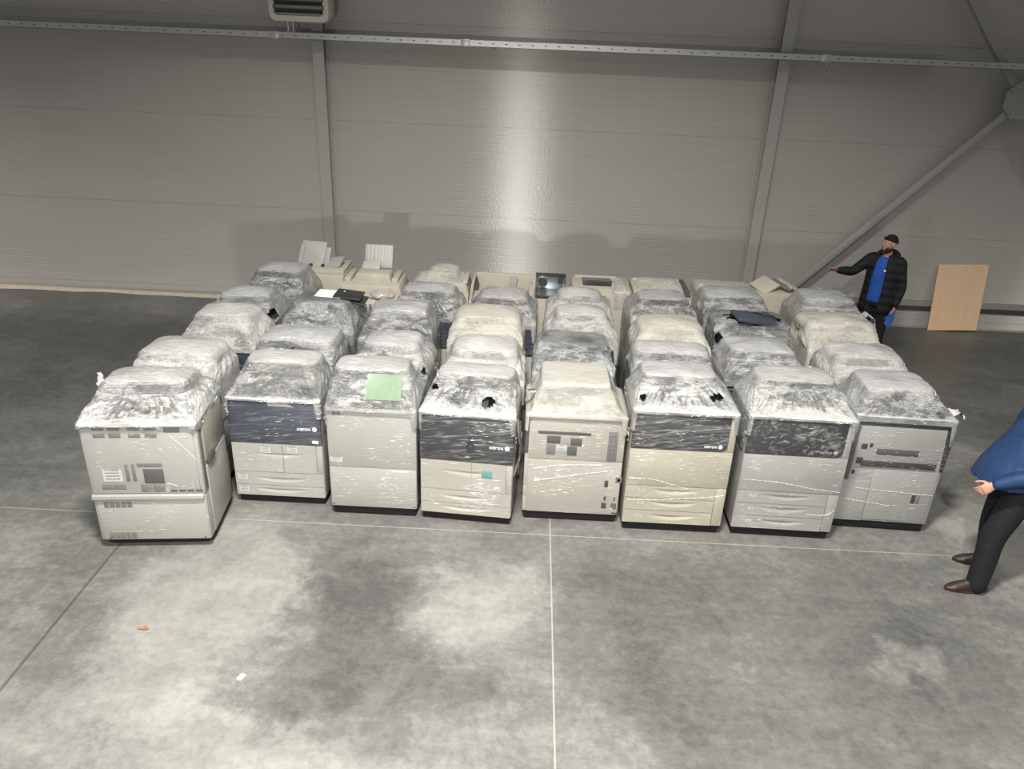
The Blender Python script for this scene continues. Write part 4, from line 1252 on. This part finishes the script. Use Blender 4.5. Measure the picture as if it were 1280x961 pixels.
def head(bm, c, f):
    f, s, B = basis(f); c = Vector(c); u = Vector((0, 0, 1))
    def P(x, y, z): return c + s * x + f * y + u * z
    ell(bm, P(0, -.008, .028), (.076, .095, .088), B)
    ell(bm, P(0, .018, -.042), (.060, .074, .072), B)
    ell(bm, P(0, .070, -.090), (.026, .020, .020), B)
    ell(bm, P(0, .099, -.012), (.0125, .017, .012), B); ell(bm, P(0, .090, .008), (.009, .013, .026), B)
    ell(bm, P(0, .080, .030), (.050, .014, .011), B)
    ell(bm, P(0, .086, -.052), (.024, .009, .006), B); ell(bm, P(0, .084, -.063), (.021, .009, .006), B)
    for q in (-1, 1):
        ell(bm, P(q * .042, .062, -.018), (.022, .022, .018), B)
        ell(bm, P(q * .078, -.008, -.005), (.010, .020, .031), B)
def head_bits(t, c, f, beard=True, cap=True):
    f, s, B = basis(f); c = Vector(c); u = Vector((0, 0, 1))
    def P(x, y, z): return c + s * x + f * y + u * z
    for q in (-1, 1):
        bm = bmesh.new(); ell(bm, P(q * .031, .0765, .010), (.0125, .0125, .0105), B); e = obj('eye', bm, M['eye'], t)
        bm = bmesh.new(); ell(bm, P(q * .031, .0870, .010), (.0055, .0035, .0055), B, 2); obj('iris', bm, M['iris'], e)
    if beard:
        bm = bmesh.new()
        ell(bm, P(0, .020, -.062), (.066, .079, .062), B); ell(bm, P(0, .078, -.094), (.032, .024, .027), B)
        me = remeshed(bm, .006, 2)
        bm = bmesh.new(); bm.from_mesh(me); bpy.data.meshes.remove(me)
        dead = [v for v in bm.verts if (lambda l: l.dot(u) > -.036 + .35 * max(0, -l.dot(f)) or (abs(l.dot(s)) < .028 and l.dot(f) > .05 and l.dot(u) > -.069) or l.dot(f) < -.03)(v.co - c)]
        bmesh.ops.delete(bm, geom=dead, context='VERTS')
        bmesh.ops.solidify(bm, geom=bm.faces[:], thickness=.006)
        obj('beard', bm, M['beard'], t)
    if cap:
        bm = bmesh.new(); ell(bm, P(0, -.016, .036), (.083, .100, .098), B, 4)
        dead = [v for v in bm.verts if (v.co - c).dot(u) < .052 + .30 * (v.co - c).dot(f)]
        bmesh.ops.delete(bm, geom=dead, context='VERTS')
        bmesh.ops.solidify(bm, geom=bm.faces[:], thickness=.006)
        k_ = obj('cap', bm, M['cap'], t)
        bm = bmesh.new(); n_ = 40; rings = []
        for i in range(n_):
            a = 2 * PI * i / n_; y = -.016 + .096 * math.sin(a); x = .081 * math.cos(a)
            cc = P(x, y, .060 + .30 * y); o_ = (s * x + f * (y + .016)).normalized()
            rings.append([cc + o_ * .008 * math.cos(2 * PI * k / 8) + u * .018 * math.sin(2 * PI * k / 8) for k in range(8)])
        vs = [[bm.verts.new(p) for p in r] for r in rings]
        for i in range(n_):
            for k in range(8): bm.faces.new((vs[i][k], vs[i][(k + 1) % 8], vs[(i + 1) % n_][(k + 1) % 8], vs[(i + 1) % n_][k]))
        obj('cap_rim', bm, M['cap'], k_)

def shoe(t, ankle, toe_dir, L=.30):
    f, s, B = basis(toe_dir); a = Vector(ankle); u = Vector((0, 0, 1)); g = Vector((a.x, a.y, 0))
    bm = bmesh.new(); rings = []
    for y, wd_, hh in ((-.085, .028, .05), (-.07, .037, .085), (-.02, .044, .135), (.04, .046, .125), (.10, .050, .095), (.16, .050, .070), (.20, .036, .046), (.222, .018, .034)):
        c = g + f * y * L / .30
        ring = []
        for k in range(18):
            an = 2 * PI * k / 18; x = math.cos(an) * wd_; z = .022 + max(0, math.sin(an)) ** .8 * (hh - .022) if math.sin(an) > 0 else .022 + math.sin(an) * .006
            ring.append(c + s * x + u * z)
        rings.append(ring)
    loft(bm, rings)
    add_limb(bm, [(g + f * -.02 + u * .08, .043, .045), (g + f * -.02 + u * .17, .046, .048)], 16, f)
    o = link('boot', remeshed(bm, .008, 3), M['boots'], t, 60)
    bm = bmesh.new(); P = []
    for k in range(36):
        an = 2 * PI * k / 36; y = .068 + math.sin(an) * .158; w_ = .050 if y > .03 else .043
        P.append(g + f * y * L / .30 + s * math.cos(an) * w_ * (1 - .15 * max(0, math.sin(an))))
    lo = [bm.verts.new(p + u * .001) for p in P]; hi = [bm.verts.new(p + u * .026) for p in P]
    for i in range(36): bm.faces.new((lo[i], lo[(i + 1) % 36], hi[(i + 1) % 36], hi[i]))
    bm.faces.new(lo[::-1]); bm.faces.new(hi)
    obj('sole', bm, M['sole'], o)

def person(label, base, f, J, jacket, shirt, jrows, open_front, hf, beard, cap, hem):
    """J: joints in coordinates relative to base; r = the person's right, l = left"""
    t = thing('person', label, 'person', base)
    F, Sd, B = basis(f); u = Vector((0, 0, 1))
    V = lambda k: Vector(J[k])
    # the body: one continuous surface
    bm = bmesh.new()
    head(bm, V('head'), hf)
    add_limb(bm, [(V('neck') - u * .05, .066, .064), (V('neck'), .058, .058), (V('head') - u * .05, .055, .058)], 18, F)
    hip, ch = (V('hip_r') + V('hip_l')) / 2, (V('sh_r') + V('sh_l')) / 2
    torso_rings(bm, [(hip - u * .06, .15, .10), (hip + u * .04, .165, .112), (hip.lerp(ch, .35), .148, .105), (hip.lerp(ch, .7), .172, .122), (ch - u * .03, .17, .105), (ch + u * .035, .115, .075), (V('neck'), .06, .058)], Sd, F)
    for q in 'rl':
        add_limb(bm, smooth_pts([(ch.lerp(V('sh_' + q), .75), .062, .06), (V('sh_' + q), .058, .056), (V('sh_' + q).lerp(V('el_' + q), .4), .050, .049), (V('el_' + q), .039, .039), (V('el_' + q).lerp(V('wr_' + q), .3), .041, .038), (V('wr_' + q), .027, .022)]), 16, F)
        add_hand(bm, V('wr_' + q), V('hd_' + q), V('hn_' + q), V('ht_' + q), J.get('curl_' + q, .5))
        add_limb(bm, smooth_pts([(V('hip_' + q) + u * .03, .088, .09), (V('hip_' + q).lerp(V('kn_' + q), .35), .083, .085), (V('kn_' + q), .055, .058), (V('kn_' + q).lerp(V('an_' + q), .3), .052, .058), (V('an_' + q), .034, .038)]), 16, F)
        add_limb(bm, [(V('an_' + q) - u * .02, .034, .04), (V('an_' + q) - u * .056 + Vector(J['toe_' + q]) * .10, .030, .018), (V('an_' + q) - u * .06 + Vector(J['toe_' + q]) * .14, .024, .014)], 12, F)
    link('body', remeshed(bm, .0055, 2), M['skin'], t, 180)
    head_bits(t, V('head'), hf, beard, cap)
    # trousers
    bm = bmesh.new()
    torso_rings(bm, [(hip - u * .09, .165, .12), (hip, .182, .128), (hip + u * .10, .168, .120)], Sd, F)
    for q in 'rl':
        add_limb(bm, smooth_pts([(V('hip_' + q) + u * .02, .108, .110), (V('hip_' + q).lerp(V('kn_' + q), .4), .108, .114), (V('kn_' + q), .092, .098), (V('kn_' + q).lerp(V('an_' + q), .5), .084, .092), (V('an_' + q) + u * .0, .074, .086), (V('an_' + q) - u * .045, .074, .088)]), 20, F)
    link('trousers', remeshed(bm, .011, 3), M['trousers'], t, 180)
    for q in 'rl': shoe(t, V('an_' + q), J['toe_' + q], J.get('boot', .30))
    # shirt
    if shirt:
        bm = bmesh.new()
        torso_rings(bm, [(hip - u * .03, .184, .132), (hip + u * .1, .176, .128), (hip.lerp(ch, .4), .166, .124), (hip.lerp(ch, .72), .186, .138), (ch - u * .03, .18, .118), (ch + u * .035, .125, .085), (V('neck') - u * .01, .072, .068)], Sd, F)
        link('shirt', remeshed(bm, .01, 3), M[shirt], t, 180)
    # jacket with sleeves
    bm = bmesh.new()
    torso_rings(bm, [(Vector(c), a, b) for c, a, b in jrows], Sd, F)
    for q in 'rl':
        cuff = V('wr_' + q).lerp(V('el_' + q), .08)
        add_limb(bm, smooth_pts([(ch.lerp(V('sh_' + q), .7), .088, .085), (V('sh_' + q), .085, .082), (V('sh_' + q).lerp(V('el_' + q), .45), .076, .075), (V('el_' + q), .066, .066), (V('el_' + q).lerp(cuff, .5), .062, .060), (cuff, .047, .045)]), 20, F)
    me = remeshed(bm, .011, 4)
    bm = bmesh.new(); bm.from_mesh(me); bpy.data.meshes.remove(me)
    dead = []
    for v in bm.verts:
        l = v.co - ch; x, y, z = l.dot(Sd), l.dot(F), v.co.z
        if open_front and y > .03 and open_front[0] - open_front[2](z) < x < open_front[0] + open_front[2](z) and z < V('neck').z + .1: dead.append(v)
        elif z < hem and abs(x) < .24 and (v.co - hip).length < .34 and z < hem: dead.append(v)
    bmesh.ops.delete(bm, geom=dead, context='VERTS')
    bmesh.ops.solidify(bm, geom=bm.faces[:], thickness=.012)
    jk = obj('jacket', bm, M[jacket], t, smooth=180)
    return t, jk, F, Sd

# the man in the cap, at the far right corner of the machines
base1 = (4.86, 10.36, 0)
f1 = (-.62, -.78, 0)
F_, S_, _ = basis(f1)
def rel(x, y, z): return tuple(S_ * x + F_ * y + Vector((0, 0, z)))
J1 = dict(head=rel(0, .035, 1.70), neck=rel(0, 0, 1.545), sh_r=rel(.185, 0, 1.465), sh_l=rel(-.185, 0, 1.465),
          el_r=rel(.36, .13, 1.275), wr_r=rel(.52, .27, 1.275), el_l=rel(-.27, .0, 1.155), wr_l=rel(-.265, .09, .895),
          hd_r=rel(.10, .07, .02), hn_r=rel(-.3, .5, -.6), ht_r=rel(-.1, .3, .8), hd_l=(0, 0, -1), hn_l=rel(.8, .2, 0), ht_l=rel(.1, 1, 0), curl_r=.75, curl_l=.65,
          hip_r=rel(.09, 0, .94), hip_l=rel(-.09, 0, .94), kn_r=rel(.115, .03, .50), kn_l=rel(-.115, .02, .50), an_r=rel(.13, 0, .10), an_l=rel(-.13, -.01, .10),
          toe_r=rel(.25, .97, 0), toe_l=rel(-.2, .98, 0))
jr = [(rel(0, 0, .76), .225, .165), (rel(0, 0, .9), .225, .165), (rel(0, 0, 1.1), .215, .16), (rel(0, 0, 1.3), .215, .158), (rel(0, 0, 1.43), .205, .14), (rel(0, -.01, 1.50), .15, .11), (rel(0, -.015, 1.56), .095, .09)]
p1_, jk1, F1, S1 = person('man in a black cap, black puffer jacket and blue shirt reaching out one hand', base1, f1, J1, 'jacket_black', 'shirt_blue', jr,
                 (.02, 0, lambda z: .085 if z < 1.25 else (.085 - .1 * (z - 1.25))), (-.93, -.36, 0), True, True, .775)
bm = bmesh.new()
n_ = 30; rings = []
for i in range(n_ + 1):
    a = PI * (.92 + 1.16 * i / n_)
    c = Vector(rel(.125 * math.cos(a), -.02 + .125 * math.sin(a), 1.525 - .02 * math.sin(a)))
    r = .03 + .04 * math.sin(PI * i / n_)
    o_ = Vector(rel(math.cos(a), math.sin(a), 0))
    rings.append([c + o_ * r * .8 * math.cos(2 * PI * k / 12) + Vector((0, 0, 1)) * r * math.sin(2 * PI * k / 12) for k in range(12)])
loft(bm, rings)
obj('hood', bm, M['jacket_black'], jk1)
bm = bmesh.new(); b2 = bmesh.new(); bmesh.ops.create_uvsphere(b2, u_segments=16, v_segments=8, radius=1)
merge(bm, b2, Matrix.Translation(rel(-.055, .134, 1.36)) @ basis(f1)[2] @ Matrix.Diagonal((.026, .006, .016, 1)))
obj('chest_emblem', bm, M['logo'], p1_)
# blue glove dangling from his left hand
bm = bmesh.new()
gl = Vector(base1) + Vector(rel(-.265, .125, .80))
dn = Vector((-.22, -.1, -1)).normalized(); sd = S_
P = [[gl + dn * a + sd * w_ * math.cos(2 * PI * k / 12) + F_ * th * math.sin(2 * PI * k / 12) for k in range(12)] for a, w_, th in ((-.05, .038, .012), (.0, .042, .014), (.05, .048, .013), (.11, .050, .012))]
loft(bm, P)
for k in range(4):
    o0 = gl + dn * .10 + sd * (-.036 + .024 * k)
    add_limb(bm, [(o0, .011, .009), (o0 + dn * .05 + F_ * .01 * (k - 1), .011, .008), (o0 + dn * (.085 - .008 * abs(k - 1.5)) - F_ * .012 * (k - 2), .009, .007)], 8, F_)
add_limb(bm, [(gl + dn * .04 + sd * .042, .012, .010), (gl + dn * .085 + sd * .068, .011, .009)], 8, F_)
g_ = link('work_glove', remeshed(bm, .005, 2), M['glove'], None, 180)
tag(g_, 'blue work glove dangling from the hand of the man in the cap', 'glove')

# the second man, cut by the right edge of the frame
base2 = (4.09, 5.42, 0)
f2 = (-1, .06, 0)
F_, S_, _ = basis(f2)
J2 = dict(boot=.335, head=rel(0, .06, 1.73), neck=rel(0, .02, 1.575), sh_r=rel(.19, .02, 1.49), sh_l=rel(-.19, .0, 1.49),
          el_r=rel(.29, .02, 1.20), wr_r=rel(.24, .13, .96), el_l=rel(-.26, .14, 1.175), wr_l=rel(-.205, .365, 1.035),
          hd_r=rel(-.1, .2, -.9), hn_r=rel(-.8, .1, 0), ht_r=rel(0, .9, .2), hd_l=rel(.1, .75, -.62), hn_l=rel(.75, -.25, -.3), ht_l=rel(.1, .6, .7), curl_r=.6, curl_l=.75,
          hip_r=rel(.095, .06, .96), hip_l=rel(-.095, .06, .96), kn_r=rel(.13, .07, .52), kn_l=rel(-.13, .19, .52), an_r=rel(.20, -.02, .10), an_l=rel(-.18, .22, .10),
          toe_r=rel(.15, .98, 0), toe_l=rel(-.05, 1, 0))
jr = [(rel(.01, .18, .965), .245, .225), (rel(.01, .15, 1.10), .24, .21), (rel(0, .08, 1.28), .232, .18), (rel(0, .03, 1.42), .22, .152), (rel(0, .005, 1.50), .16, .12), (rel(0, .0, 1.58), .095, .09)]
p2_, jk2, F2, S2 = person('man in a navy work jacket and black trousers standing beside the rightmost copier', base2, f2, J2, 'jacket_blue', None, jr, None, (-.9, .43, 0), False, True, .985)
LAMPS = [(-.38, 2.2, 9.4, 1150, 126), (-18, 7, 8.6, 2000, 130), (15, 5.0, 8.6, 420, 130),
         (-.46, -3, 8.2, 1450, 148)]
AMB, EXPO = .20, -.06
# ------------------------------------------------------------------ light
def lamp(x, y, z, power, spread=110, size=.36, name='high_bay_lamp'):
    li = bpy.data.lights.new(name, 'AREA'); li.shape = 'DISK'; li.size = size; li.energy = power; li.spread = R(spread)
    li.color = (1, .972, .91)
    o = bpy.data.objects.new(name, li); COL.objects.link(o); o.location = (x, y, z)
    return o
for i, (x, y, z, p, sp) in enumerate(LAMPS):
    o = lamp(x, y, z, p, sp)
    if i == 0: o.data.shape = 'RECTANGLE'; o.data.size = 1.5; o.data.size_y = .4
wl = lamp(-.62, -10, 1.9, 52, 46, .5, 'work_light'); wl.rotation_euler = (R(83), 0, 0)   # floor-standing light across the hall, shining at the wall
wd = bpy.data.worlds.new('hall'); S.world = wd; wd.use_nodes = True
bg = wd.node_tree.nodes['Background']; bg.inputs[0].default_value = (1, .97, .92, 1); bg.inputs[1].default_value = AMB

# ------------------------------------------------------------------ camera
f, pit, roll, yaw = 960.494, R(24.6414), R(2.4318), R(.8448)
cy, sy = math.cos(yaw), math.sin(yaw)
fwd = Vector((-sy * math.cos(pit), cy * math.cos(pit), -math.sin(pit)))
r0 = Vector((cy, sy, 0)); u0 = r0.cross(fwd)
rr, uu = math.cos(roll) * r0 + math.sin(roll) * u0, -math.sin(roll) * r0 + math.cos(roll) * u0
cam = bpy.data.cameras.new('camera'); co = bpy.data.objects.new('camera', cam); COL.objects.link(co)
cam.sensor_width = 36; cam.lens = f / 1280 * 36; cam.clip_end = 200
mx = Matrix((rr, uu, -fwd)).transposed().to_4x4(); mx.translation = (0, 0, 4.1)
co.matrix_world = mx
S.camera = co
S.view_settings.view_transform = 'Standard'; S.view_settings.look = 'None'; S.view_settings.gamma = 1
S.view_settings.use_curve_mapping = False; S.view_settings.exposure = EXPO
S.cycles.use_denoising = True
S.cycles.transparent_max_bounces = 12
S.cycles.max_bounces = 6
